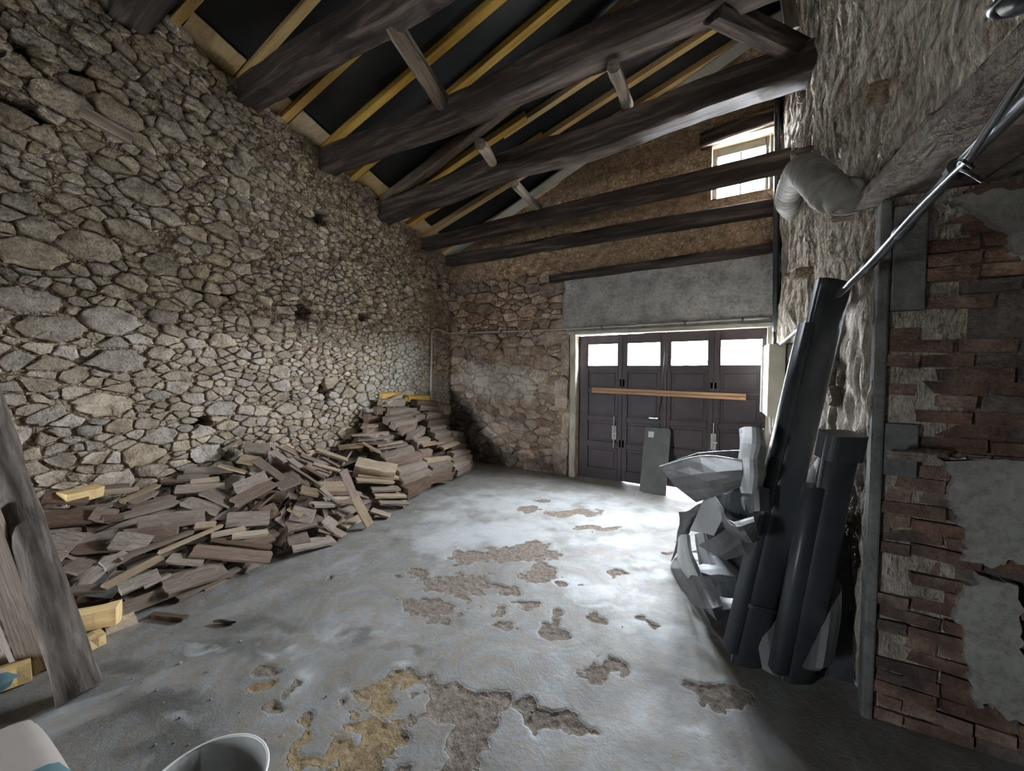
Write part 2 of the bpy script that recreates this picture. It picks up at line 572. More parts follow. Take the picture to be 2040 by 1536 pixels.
fx = axis_lines([(-5.2, -3.3, 0.06), (-3.3, 0.2, 0.0125), (0.2, 3.0, 0.08)])
fy = axis_lines([(-4.8, 0.2, 0.12), (0.2, 3.6, 0.0125), (3.6, 5.9, 0.03)])
GX, GY = np.meshgrid(fx, fy)
FP = np.stack([GX.ravel(), GY.ravel()], 1)
P3 = np.c_[FP, np.zeros(len(FP))]
nz = fbm(P3 * 7, 4, 3)
nz2 = fbm(P3 * 26, 3, 9)
warp = np.stack([fbm(P3 * 9, 4, 71), fbm(P3 * 9 + 50, 4, 72)], 1) * 0.11
worn = blob_field(FP + warp, WORN) + 0.75 * nz + 0.4 * nz2 - 0.10
sand = blob_field(FP + warp, SAND) + 0.3 * nz
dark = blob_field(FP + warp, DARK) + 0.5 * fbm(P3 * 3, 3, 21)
white = blob_field(FP + warp, WHITE) + 0.7 * fbm(P3 * 6, 4, 33)
mask = np.clip(worn * 5, 0, 1)
height = -0.009 * mask + mask * 0.0075 * fbm(P3 * 55, 3, 5) + 0.004 * fbm(P3 * 1.3, 3, 6) + 0.0012 * fbm(P3 * 9, 2, 8)
nxv, nyv = len(fx), len(fy)
idx = np.arange(nxv * nyv).reshape(nyv, nxv)
quads = np.stack([idx[:-1, :-1], idx[:-1, 1:], idx[1:, 1:], idx[1:, :-1]], -1).reshape(-1, 4)


def fast_mesh(name, V, Q, mat, smooth=True, attrs=None):
    me = bpy.data.meshes.new(name)
    me.vertices.add(len(V))
    me.vertices.foreach_set('co', np.asarray(V, np.float32).ravel())
    me.loops.add(len(Q) * 4)
    me.loops.foreach_set('vertex_index', np.asarray(Q, np.int32).ravel())
    me.polygons.add(len(Q))
    me.polygons.foreach_set('loop_start', np.arange(0, len(Q) * 4, 4, dtype=np.int32))
    me.polygons.foreach_set('loop_total', np.full(len(Q), 4, np.int32))
    me.update(calc_edges=True)
    me.polygons.foreach_set('use_smooth', [smooth] * len(Q))
    for kk, vals in (attrs or {}).items():
        a = me.attributes.new(kk, 'FLOAT', 'POINT')
        a.data.foreach_set('value', np.asarray(vals, dtype=np.float32))
    me.materials.append(mat)
    return me


k = NT('concrete_floor', 0.5, 0.45)
p = k.pos()
n1 = k.noise(p, 2.2, 7, 0.7, 0.6)
n2 = k.noise(p, 38, 5, 0.75)
n3 = k.noise(p, 9, 5, 0.72, 0.3)
base = k.ramp(n1, [(0.28, (0.14, 0.13, 0.115)), (0.45, (0.245, 0.245, 0.235)), (0.58, (0.315, 0.32, 0.32)), (0.75, (0.42, 0.435, 0.44))])
base = k.mix(k.ramp(n3, [(0.45, 0.0), (0.60, 0.62)]), base, (0.27, 0.225, 0.175))
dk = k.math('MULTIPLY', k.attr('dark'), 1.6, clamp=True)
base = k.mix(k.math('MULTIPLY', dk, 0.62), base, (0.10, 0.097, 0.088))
wh = k.math('MULTIPLY', k.math('ADD', k.attr('white'), k.math('MULTIPLY', k.math('SUBTRACT', n3, 0.5), 1.4)), 1.3, clamp=True)
base = k.mix(k.math('MULTIPLY', wh, 0.55), base, (0.58, 0.61, 0.63))
wm = k.ramp(k.math('ADD', k.math('MULTIPLY', k.attr('worn'), 1.0), 0.5), [(0.5, 0.0), (0.56, 1.0)])
grit = k.ramp(n2, [(0.3, (0.11, 0.083, 0.065)), (0.5, (0.235, 0.19, 0.155)), (0.72, (0.36, 0.305, 0.26))])
sandc = k.ramp(n2, [(0.3, (0.16, 0.11, 0.055)), (0.5, (0.32, 0.235, 0.13)), (0.75, (0.45, 0.35, 0.215))])
sm = k.math('MULTIPLY', k.attr('sand'), 2.5, clamp=True)
grit = k.mix(sm, grit, sandc)
base = k.mix(wm, base, grit)
dusty = k.math('MULTIPLY', k.math('MULTIPLY', sm, k.ramp(n3, [(0.45, 0.0), (0.6, 1.0)])), 0.5)
base = k.mix(dusty, base, sandc)
k.color(base)
rg = k.mix(wm, k.ramp(n1, [(0.3, 0.68), (0.7, 0.48)]), (0.95, 0.95, 0.95))
k.rough(rg)
b1 = k.bump(n3, 0.3, 0.012)
k.bump(k.math('MULTIPLY', n2, k.math('ADD', k.math('MULTIPLY', wm, 3.0), 0.7)), 0.5, 0.008, b1)
M['floor'] = k.m
fl = link('floor', fast_mesh('floor', np.c_[FP, height], quads, M['floor'], True, dict(worn=worn, sand=sand, dark=dark, white=white)))
tag(fl, kind='structure')
g = MB().box(-30, 30, -40, 40, -0.2, -0.06).build('ground', M['outdoor_ground'])
tag(g, kind='structure')


# ------------------------------------------------------------------ stone packing for the masonry
def pack(W, H, big, small, dens, aniso, region, seed, fine=None):
    """irregular stones on a W x H wall: list of (centre, polygon) in wall metres"""
    rg = np.random.default_rng(seed)
    pts, rad = [], []
    cell = 0.3
    grid = {}

    def free(q, r):
        i, j = int(q[0] / cell), int(q[1] / cell)
        for a in range(i - 2, i + 3):
            for b in range(j - 2, j + 3):
                for t in grid.get((a, b), ()):
                    d = (q - pts[t]) / np.array([aniso, 1.0])
                    if d @ d < (0.80 * (r + rad[t])) ** 2: return False
        return True
    for r0, r1, tries in ((big[0] * 1.2, big[1], int(dens * W * H * 7)), ((big[0] + small[1]) / 2, big[0], int(dens * W * H * 40)), (small[0], small[1], int(dens * W * H * 110))):
        for _ in range(tries):
            q = np.array([rg.random() * W, rg.random() * H])
            if not region(q): continue
            r = r0 + (r1 - r0) * rg.random()
            if fine is not None: r = max(small[0], r * fine(q))
            if free(q, r):
                grid.setdefault((int(q[0] / cell), int(q[1] / cell)), []).append(len(pts))
                pts.append(q)
                rad.append(r)
    pts = np.array(pts)
    rad = np.array(rad)
    S = np.array([1 / aniso, 1.0])
    Q = pts * S
    cells = []
    for i in range(len(Q)):
        d2 = ((Q - Q[i]) ** 2).sum(1)
        near = np.argsort(d2)[1:26]
        R = rad[i] * 2.2
        poly = [Q[i] + R * np.array([math.cos(t), math.sin(t)]) for t in np.linspace(0, 2 * math.pi, 10, endpoint=False) + 0.3 * rg.random()]
        for j in near:
            nrm = Q[j] - Q[i]
            L2 = nrm @ nrm
            if L2 > (4 * max(rad[i], rad[j])) ** 2: continue
            off = (L2 + rad[i] ** 2 - rad[j] ** 2) / 2
            out = []
            m = len(poly)
            for a in range(m):
                A, B = poly[a], poly[(a + 1) % m]
                sa, sb = (A - Q[i]) @ nrm - off, (B - Q[i]) @ nrm - off
                if sa <= 0: out.append(A)
                if (sa < 0) != (sb < 0): out.append(A + (B - A) * (sa / (sa - sb)))
            poly = out
            if len(poly) < 3: break
        if len(poly) < 3: continue
        poly = np.array(poly) / S
        cells.append((pts[i], poly, rad[i]))
    return cells


def stone_geo(poly, proud, base, gap, rg, rough=0.012):
    """one rubble stone: rounded outline, steep sides, uneven face. 2D wall coords + height"""
    c = poly.mean(0)
    # round the corners once
    m = len(poly)
    ch = []
    for a in range(m):
        A, B = poly[a], poly[(a + 1) % m]
        if np.linalg.norm(B - A) < 0.012: continue
        ch += [A * 0.88 + B * 0.12, A * 0.5 + B * 0.5, A * 0.12 + B * 0.88] if np.linalg.norm(B - A) > 0.09 else [A * 0.85 + B * 0.15, A * 0.15 + B * 0.85]
    if len(ch) < 6: return None
    ch = np.array(ch)
    dist = np.linalg.norm(ch - c, axis=1)
    size = dist.mean()
    sc = np.clip(1 - gap / np.maximum(dist, 0.01), 0.4, 1)
    ch = c + (ch - c) * sc[:, None] * (1 + rg.uniform(-0.16, 0.08, len(ch)))[:, None]
    n = len(ch)
    tx, ty = rg.uniform(-0.12, 0.12, 2)
    V = []
    for s, h, jit in ((1.0, -base, 0.0), (0.99, proud * 0.62, rough * 0.6), (0.88, proud * 0.97, rough * 0.55), (0.5, proud * 1.04, rough * 0.55)):
        rr = c + (ch - c) * s
        hh = h + rg.uniform(-1, 1, n) * jit
        if h > 0: hh = hh + (rr - c) @ np.array([tx, ty])
        V += [(*q, z) for q, z in zip(rr, hh)]
    V.append((*c, proud * 1.04 + (rg.random() - 0.5) * rough * 0.4))
    Fc = []
    for ring in range(3):
        for a in range(n):
            b = (a + 1) % n
            Fc.append((ring * n + a, ring * n + b, (ring + 1) * n + b, (ring + 1) * n + a))
    for a in range(n):
        Fc.append((3 * n + a, 3 * n + (a + 1) % n, 4 * n))
    return V, Fc, size


def lay_stones(wall, cells, to_world, mat, proud_fn, gap_fn, seed, limit=300, base=0.07, flip=False, name='stone', view=None):
    rg = np.random.default_rng(seed)
    made = []
    for cpt, poly, r in cells:
        g_ = stone_geo(poly, proud_fn(cpt, r, rg), base, gap_fn(cpt, r), rg, 0.010 + 0.05 * r)
        if g_ is None: continue
        V, Fc, size = g_
        W = [to_world(*q) for q in V]
        cc = np.mean(W, 0)
        dist = np.linalg.norm(cc - CAM)
        made.append((size / dist, W, Fc, rg.random(), cc))
    made.sort(key=lambda t: -t[0])
    rest_v, rest_f, rest_t = [], [], []
    for i, (s, W, Fc, tint, cc) in enumerate(made):
        if flip: Fc = [tuple(reversed(f)) for f in Fc]
        if i < limit:
            me = mesh(name, np.array(W) - cc, Fc, mat, True, {'tint': [tint] * len(W)})
            link(name, me, wall, cc)
        else:
            kf = len(rest_v)
            rest_v += W
            rest_f += [tuple(a + kf for a in f) for f in Fc]
            rest_t += [tint] * len(W)
    if rest_v:
        o = link('small_stones', mesh('small_stones', rest_v, rest_f, mat, True, {'tint': rest_t}), wall)
        tag(o, kind='stuff')
    return len(made)


def wall_grid(name, a_lines, b_lines, to_world, depth_fn, mat, skip=None, flip=False, reveals=()):
    A, B = np.meshgrid(a_lines, b_lines)
    q = np.stack([A.ravel(), B.ravel()], 1)
    h = depth_fn(q)
    V = np.array([to_world(x, y, z) for (x, y), z in zip(q, h)])
    na, nb = len(a_lines), len(b_lines)
    ix = np.arange(na * nb).reshape(nb, na)
    Q = np.stack([ix[:-1, :-1], ix[:-1, 1:], ix[1:, 1:], ix[1:, :-1]], -1).reshape(-1, 4)
    if skip is not None:
        cen = q[Q].mean(1)
        keep = ~np.array([skip(c) for c in cen])
        Q = Q[keep]
    if flip: Q = Q[:, ::-1]
    V = list(V)
    Q = list(map(tuple, Q))
    for (a0, a1, b0, b1, reveal_depth) in reveals:      # sides of an opening, cut through the thickness of the wall
        ring = [(a0, b0), (a1, b0), (a1, b1), (a0, b1)]
        k0 = len(V)
        for (a, b) in ring:
            V.append(to_world(a, b, 0.0)); V.append(to_world(a, b, -reveal_depth))
        for s in range(4):
            t = (s + 1) % 4
            Q.append((k0 + 2 * s, k0 + 2 * t, k0 + 2 * t + 1, k0 + 2 * s + 1))
    return link(name, fast_mesh(name, np.array(V), np.array(Q), mat, True, {'tint': np.full(len(V), 0.5)}))


# ------------------------------------------------------------------ wall_left: long rubble wall
HOLES_L = [(605, 620, 0.10, 0.10), (650, 778, 0.09, 0.12), (637, 432, 0.09, 0.09), (725, 632, 0.07, 0.06), (876, 570, 0.05, 0.09), (404, 1262 - 420, 0.08, 0.06),
           (170, 150, 0.12, 0.08), (30, 90, 0.12, 0.07), (402, 590, 0.06, 0.05), (20, 210, 0.2, 0.06), (455, 590, 0.05, 0.05)]
HL = [(at_x(u, v, XL)[1], at_x(u, v, XL)[2], a, b) for u, v, a, b in HOLES_L]


def eave(y): return roof(XL, y)


def in_hole(q, holes, k=1.0):
    return any(((q[0] - y) / (a * k)) ** 2 + ((q[1] - z) / (b * k)) ** 2 < 1 for y, z, a, b in holes)


def smear_l(q):
    """how far the mortar covers the stones (0 raked out, 1 flush)"""
    y, z = q[..., 0], q[..., 1]
    s = np.clip((z - (eave(y) - 1.25)) / 0.9, 0, 1) * np.clip((y - 1.6) / 1.0, 0, 1)
    s = np.maximum(s, np.clip((y - 3.6) / 1.6, 0, 0.75))
    return s


def left_world(a, b, h): return np.array([XL + h, a, b])


def mortar_l(q):
    P = np.c_[q, np.zeros(len(q))]
    s = smear_l(q)
    d = -0.020 + 0.022 * s + (0.016 + 0.010 * s) * fbm(P * 12, 4, 2) + 0.02 * fbm(P * 1.6, 2, 4)
    for y, z, a, b in HL:
        r = np.sqrt(((q[:, 0] - y) / a) ** 2 + ((q[:, 1] - z) / b) ** 2)
        d = np.where(r < 1.05, -0.28, d)
    return d


Y0 = -4.6
la = axis_lines([(Y0, 0.0, 0.2), (0.0, YW + 0.1, 0.019)])
lb = np.arange(0, 1.0001, 0.0045)


def left_top(y): return eave(y) - 0.035 + 0.045 * float(vnoise(np.array([[y * 6.0, 3.3, 0]]), 5)[0]) + 0.03 * float(vnoise(np.array([[y * 19.0, 3.3, 0]]), 6)[0])


tops = np.array([left_top(y) for y in la])
A, Bn = np.meshgrid(la, lb)
q = np.stack([A.ravel(), (Bn * tops[None, :]).ravel()], 1)
h = mortar_l(q)
V = np.stack([XL + h, q[:, 0], q[:, 1]], 1)
ix = np.arange(len(la) * len(lb)).reshape(len(lb), len(la))
Q = np.stack([ix[:-1, :-1], ix[:-1, 1:], ix[1:, 1:], ix[1:, :-1]], -1).reshape(-1, 4)
# top of the wall runs back under the eave boards, and the outer face closes it
k0 = len(V)
topi = ix[-1]
V2 = [(XL - 0.45, y, t) for y, t in zip(la, tops)] + [(XL - 0.45, y, -0.1) for y in la]
V = np.vstack([V, V2])
n_ = len(la)
Q = np.vstack([Q, [(topi[i], topi[i + 1], k0 + i + 1, k0 + i) for i in range(n_ - 1)], [(k0 + i, k0 + i + 1, k0 + n_ + i + 1, k0 + n_ + i) for i in range(n_ - 1)]])
wl = link('wall_left', fast_mesh('wall_left', V, Q, M['mortar_left'], True, {'tint': np.full(len(V), 0.5)}))
tag(wl, kind='structure')

W_, H_ = YW - 0.05, 5.2


def left_region(qq):
    y, z = qq[0] + 0.0, qq[1]
    return z < eave(y) - 0.02 and z > 0.0 and not in_hole((y, z), HL, 1.25)


cells = pack(W_, H_, (0.055, 0.125), (0.017, 0.034), 1.35, 1.6, left_region, 5, lambda q_: 1.0 - 0.56 * min(1.0, max(0.0, (q_[0] - 1.1) / 1.5)) * (0.45 + 0.55 * min(1.0, max(0.0, (q_[1] - 0.9) / 1.0))))
# courses dip towards the door wall in the upper part of the wall
cl2 = []
for c, poly, r in cells:
    ang = -0.22 * min(1.0, max(0.0, (c[1] - 1.7) / 2.2))
    R2 = np.array([[math.cos(ang), -math.sin(ang)], [math.sin(ang), math.cos(ang)]])
    cl2.append((c, c + (poly - c) @ R2.T, r))


def proud_l(c, r, rg):
    s = float(smear_l(np.array(c)))
    return max(0.003, (0.010 + 0.20 * r) * (1 - 0.78 * s) * rg.uniform(0.35, 1.4))


N_LEFT = lay_stones(wl, cl2, left_world, M['stone_left'], proud_l, lambda c, r: 0.004 + 0.13 * r * (0.5 + 0.5 * math.sin(c[0] * 91.7 + c[1] * 57.3)), 8, flip=False)

# ------------------------------------------------------------------ wall_back: door wall
HOLES_B = [(1043, 541, 0.055, 0.07), (992, 682, 0.09, 0.15), (923, 713, 0.05, 0.06), (1100, 721, 0.05, 0.07), (1073, 778, 0.085, 0.07), (1124, 575, 0.03, 0.08), (1070, 868, 0.08, 0.10)]
HB = [(at_y(u, v, YW)[0], at_y(u, v, YW)[2], a, b) for u, v, a, b in HOLES_B]


def back_world(a, b, h): return np.array([a, YW - h, b])


def in_rect(c, r): return r[0] < c[0] < r[1] and r[2] < c[1] < r[3]


def mortar_b(q):
    P = np.c_[q, np.zeros(len(q))]
    d = -0.016 + 0.020 * fbm(P * 7, 4, 12) + 0.022 * fbm(P * 1.4, 2, 14)
    up = np.clip((q[:, 1] - 3.0) / 0.3, 0, 1)
    d = d + up * 0.014 * fbm(P * np.array([5, 13, 1]), 4, 18)
    for x, z, a, b in HB:
        r = np.maximum(np.abs(q[:, 0] - x) / a, np.abs(q[:, 1] - z) / b)
        d = np.where(r < 1.0, -0.25, d)
    return d


ba = axis_lines([(XL - 0.1, DOOR[0], 0.03), (DOOR[0], WIN[0], 0.03), (WIN[0], DOOR[1], 0.03), (DOOR[1], WIN[1], 0.03), (WIN[1], 0.75, 0.03)])
bb = axis_lines([(-0.05, DOOR[2], 0.05), (DOOR[2], DOOR[3], 0.03), (DOOR[3], WIN[2], 0.03), (WIN[2], WIN[3], 0.03), (WIN[3], 6.2, 0.04)])
wb = wall_grid('wall_back', ba, bb, back_world, mortar_b, M['mortar_back'], skip=lambda c: in_rect(c, DOOR) or in_rect(c, WIN), reveals=((*DOOR, 0.14), (*WIN, 0.30)))
tag(wb, kind='structure')


def back_region(qq):
    x, z = qq[0] + XL, qq[1]
    if x > -2.48 or z > 3.05: return False
    if z < 0.02 or in_hole((x, z), HB, 1.3): return False
    return True


bc = pack(2.3, 3.1, (0.07, 0.12), (0.025, 0.04), 1.0, 1.9, back_region, 15)
bc = [(c + np.array([XL, 0]), poly + np.array([XL, 0]), r) for c, poly, r in bc]
lay_stones(wb, bc, back_world, M['stone_back'], lambda c, r, rg: max(0.003, (0.004 + 0.13 * r) * rg.uniform(0.4, 1.4)), lambda c, r: 0.006 + 0.03 * r, 18, limit=220)

# concrete beam and render over the garage door
cg = axis_lines([(-2.40, 0.42, 0.04)])
cz = axis_lines([(2.12, 3.02, 0.04)])
A, Bn = np.meshgrid(cg, cz)
qq = np.stack([A.ravel(), Bn.ravel()], 1)
PP = np.c_[qq, np.zeros(len(qq))]
hh = 0.018 + 0.016 * fbm(PP * 3, 4, 41)
edge = np.minimum(np.clip((qq[:, 0] + 2.40) / 0.10, 0, 1), np.clip((3.02 - qq[:, 1]) / 0.06, 0, 1))
xs = qq[:, 0] + 0.05 * vnoise(PP * 6, 3) * (qq[:, 0] < -2.3)
V = np.stack([xs, YW - np.where(edge < 0.05, -0.03, hh), qq[:, 1]], 1)
ix = np.arange(len(qq)).reshape(len(cz), len(cg))
Q = np.stack([ix[:-1, :-1], ix[:-1, 1:], ix[1:, 1:], ix[1:, :-1]], -1).reshape(-1, 4)
o = link('concrete_lintel', fast_mesh('concrete_lintel', V, Q, M['concrete_render'], True, {'tint': np.full(len(V), 0.5)}), wb)
o['label'] = 'grey concrete render over the garage door'

# ------------------------------------------------------------------ wall_right: rubble wall smeared with dripping mortar
U_R = np.array([0.24, -3.15, 0.0]) / np.linalg.norm([0.24, -3.15, 0.0])     # along the wall, towards the camera
O_R = np.array([0.28, 5.5, 0.0])


def r_of_y(y): return (5.5 - y) / 3.15 * math.hypot(0.24, 3.15)


def right_world(a, b, h): return O_R + U_R * a + np.array([0, 0, b]) + NR * h


ra_pier, ra_end = r_of_y(YB), r_of_y(Y0)
ra = axis_lines([(0.0, ra_pier, 0.018), (ra_pier, r_of_y(YN), 0.018), (r_of_y(YN), ra_end, 0.15)])
rb = axis_lines([(-0.05, ZL, 0.027), (ZL, 4.9, 0.027), (4.9, 9.3, 0.15)])
HR = [(1738, 1000, 0.07, 0.09)]


def mortar_r(q):
    P = np.c_[q, np.zeros(len(q))]
    drip = fbm(P * np.array([19, 3.2, 1]), 4, 51)
    lump = fbm(P * 2.2, 3, 53)
    ridg = 1 - np.abs(fbm(P * np.array([11, 5, 1]), 3, 57)) * 2
    near = np.clip((q[:, 0] - ra_pier + 0.2) / 0.5, 0, 1)
    d = (0.040 * drip + 0.012 * ridg + 0.026 * fbm(P * np.array([40, 7, 1]), 3, 63)) * (1 - 0.55 * near) + 0.045 * lump - 0.01
    low = np.clip((1.2 - q[:, 1]) / 0.5, 0, 1)
    d = d + low * 0.03 * fbm(P * 6, 3, 59)
    return d


open_r = (ra_pier, r_of_y(YN), -1.0, ZL)
wr = wall_grid('wall_right', ra, rb, right_world, mortar_r, M['rubble_right'], skip=lambda c: in_rect(c, open_r), flip=True,
               reveals=((ra_pier, r_of_y(YN), -0.05, ZL, 0.35),))
tag(wr, kind='structure')
# flat stones standing out of the rubble: photo place, size along wall, height, projection
rg = np.random.default_rng(77)
for (u, v, sa, sb, pr, tri) in [(1557, 762, 0.30, 0.22, 0.13, 0), (1608, 545, 0.24, 0.10, 0.10, 0), (1578, 548, 0.14, 0.06, 0.06, 0), (1700, 428, 0.13, 0.07, 0.10, 0), (1612, 305, 0.22, 0.10, 0.09, 0),
                               (1592, 300, 0.10, 0.06, 0.05, 0), (1605, 190, 0.12, 0.10, 0.05, 0), (1765, 180, 0.10, 0.10, 0.07, 0), (1662, 735, 0.30, 0.30, 0.05, 0), (1672, 790, 0.26, 0.12, 0.06, 0),
                               (1702, 1030, 0.10, 0.10, 0.06, 0), (1800, 315, 0.09, 0.09, 0.03, 0), (1880, 240, 0.12, 0.06, 0.05, 0), (1790, 905, 0.05, 0.05, 0.03, 0), (1695, 915, 0.08, 0.09, 0.05, 0)]:
    pw = at_r(u, v)
    a0 = (pw - O_R) @ U_R
    n = 9
    th = np.linspace(0, 2 * math.pi, n, endpoint=False) + rg.random()
    rr = rg.uniform(0.75, 1.15, n)
    poly = np.stack([a0 + sa / 2 * np.cos(th) * rr, pw[2] + sb / 2 * np.sin(th) * rr], 1)
    g_ = stone_geo(poly, pr, 0.08, 0.0, rg, 0.008)
    V, Fc, s_ = g_
    Wd = np.array([right_world(*t) for t in V])
    cc = Wd.mean(0)
    link('stone', mesh('stone', Wd - cc, [tuple(reversed(f)) for f in Fc], M['stone_right'], False, {'tint': [rg.random()] * len(V)}), wr, cc)

# ------------------------------------------------------------------ alcove: brick cross wall, ceiling, lintel
wa = MB().box(xr(YB) - 0.0, 2.6, YB + 0.02, YB + 0.25, -0.05, ZL + 0.05).build('wall_alcove', M['brick_mortar'])
tag(wa, kind='structure')
rg = np.random.default_rng(31)
bm_ = {}


def brick_mesh(kind):
    if kind in bm_: return bm_[kind]
    L, H, D = {'a': (0.215, 0.050, 0.06), 'b': (0.105, 0.050, 0.06), 'c': (0.16, 0.048, 0.06)}[kind]
    r_ = np.random.default_rng(len(bm_) + 3)
    mb = MB().box(-L / 2, L / 2, -D / 2, D / 2, -H / 2, H / 2)
    V = np.array(mb.v) + r_.uniform(-0.006, 0.006, (8, 3))
    bm_[kind] = (mesh('brick', V, mb.f, M['brick'], False, {'tint': [r_.random()] * 8}), L)
    return bm_[kind]


GREY_BLOCKS = [(1755, 420, 1838, 618), (1737, 840, 1822, 950)]
PATCHES = [[(1868, 908), (1905, 912), (1960, 912), (2045, 918), (2060, 1130), (2010, 1110), (1975, 1125), (1910, 1108), (1922, 1080), (1905, 1030), (1885, 990), (1895, 950)],
           [(1945, 1145), (1990, 1150), (2022, 1160), (2024, 1240), (2030, 1290), (2045, 1330), (2050, 1440), (2000, 1420), (1965, 1395), (1940, 1400), (1925, 1350), (1920, 1280), (1900, 1220), (1918, 1165)],
           [(1880, 400), (1960, 385), (2050, 380), (2060, 520), (2010, 505), (2000, 470), (1970, 440), (1920, 415)]]
gb = [(xr(YB) + 0.014, at_y(c, d, YB)[0], at_y(c, d, YB)[2], at_y(a, b, YB)[2]) for a, b, c, d in GREY_BLOCKS]
row = 0
z = 0.035
while z < ZL - 0.03:
    x = xr(YB) + 0.005 - (0.11 if row % 2 else 0.0)
    while x < 1.75:
        kd = 'a' if rg.random() < 0.65 else ('b' if rg.random() < 0.5 else 'c')
        if row % 2 and x < xr(YB): kd = 'a'
        me, L = brick_mesh(kd)
        cx_ = x + L / 2
        if x < xr(YB) - 0.01:          # half brick at the corner
            me, L2 = brick_mesh('b')
            cx_ = xr(YB) + L2 / 2 + 0.004
            L = 0.11 + L2
            x = xr(YB) - 0.11
        inside = any(g[0] - 0.02 < cx_ < g[1] + 0.02 and g[2] < z < g[3] for g in gb)
        if not inside and rg.random() > 0.14:
            v_ = mesh('brick', [vv.co for vv in me.vertices], [pp.vertices for pp in me.polygons], M['brick'], False, {'tint': [rg.random()] * 8}) if rg.random() < 0.25 else me
            link('brick', v_, wa, (cx_, YB + 0.025 - rg.uniform(-0.024, 0.016), z + rg.normal(0, 0.003)), (rg.normal(0, 0.05), rg.normal(0, 0.035), rg.normal(0, 0.05)))
        x += L + 0.012
    z += 0.060
    row += 1
for g in gb:
    o = MB().box(g[0], g[1], YB - 0.03, YB + 0.05, g[2], g[3]).build('concrete_block', M['block_grey'], wa, bevel=0.006)
for pl in PATCHES:
    pts = np.array([at_y(u, v, YB)[[0, 2]] for u, v in pl])
    # break the outline up
    out = []
    for a in range(len(pts)):
        A_, B_ = pts[a], pts[(a + 1) % len(pts)]
        for t in np.linspace(0, 1, 5, endpoint=False):
            out.append(A_ + (B_ - A_) * t + rg.normal(0, 0.006, 2))
    n = len(out)
    V = [(x, YB - 0.028, z) for x, z in out] + [(x, YB + 0.03, z) for x, z in out]
    Fc = [tuple(range(n)), tuple(range(2 * n - 1, n - 1, -1))] + [(a, a + n, (a + 1) % n + n, (a + 1) % n) for a in range(n)]
    o = link('plaster_patch', mesh('plaster_patch', V, Fc, M['plaster'], False, {'tint': [0.5] * len(V)}), wa)
c_ = MB().box(xr(YN) - 0.05, 2.6, YN - 0.3, YB + 0.1, ZL + 0.02, ZL + 0.12).build('ceiling_alcove', M['alcove_ceiling'])
tag(c_, kind='structure')
o = MB().box(2.5, 2.6, YN - 0.1, YB + 0.1, -0.05, ZL + 0.1).box(xr(YN), 2.6, YN - 0.35, YN - 0.02, -0.05, ZL + 0.1).build('wall_alcove_side', M['brick_mortar'])
tag(o, kind='structure')
ct = MB().box(xr(YB) - 0.03, xr(YB) + 0.012, YB - 0.03, YB + 0.05, 0.0, ZL - 0.02).build('trim_4', M['block_grey'], bevel=0.01)
tag(ct, kind='structure')
# rear wall and outer skin behind the camera, with the added fill opening
o = MB().box(XL - 0.4, REAR_FILL[0], Y0 - 0.3, Y0, -0.05, 9.3).box(REAR_FILL[1], 1.6, Y0 - 0.3, Y0, -0.05, 9.3).box(REAR_FILL[0], REAR_FILL[1], Y0 - 0.3, Y0, -0.05, REAR_FILL[2]).box(REAR_FILL[0], REAR_FILL[1], Y0 - 0.3, Y0, REAR_FILL[3], 9.3).build('wall_rear', M['mortar_left'])
tag(o, kind='structure')

# ------------------------------------------------------------------ ceiling: black roofing membrane on the rafters
RN = np.array([-0.391, 0.311, 1.0]); RN /= np.linalg.norm(RN)
xs_ = np.linspace(XL - 0.5, 1.6, 60)
ys_ = np.linspace(Y0 - 0.4, YW + 0.5, 90)
A, Bn = np.meshgrid(xs_, ys_)
qq = np.stack([A.ravel(), Bn.ravel()], 1)
sag = 0.012 * fbm(np.c_[qq * 1.2, np.zeros(len(qq))], 3, 61)
V = np.stack([qq[:, 0], qq[:, 1], roof(qq[:, 0], qq[:, 1]) + 0.135 + sag], 1)
ix = np.arange(len(qq)).reshape(len(ys_), len(xs_))
Q = np.stack([ix[:-1, :-1], ix[1:, :-1], ix[1:, 1:], ix[:-1, 1:]], -1).reshape(-1, 4)
ce = link('ceiling', fast_mesh('ceiling', V, Q, M['membrane'], True))
tag(ce, kind='structure')
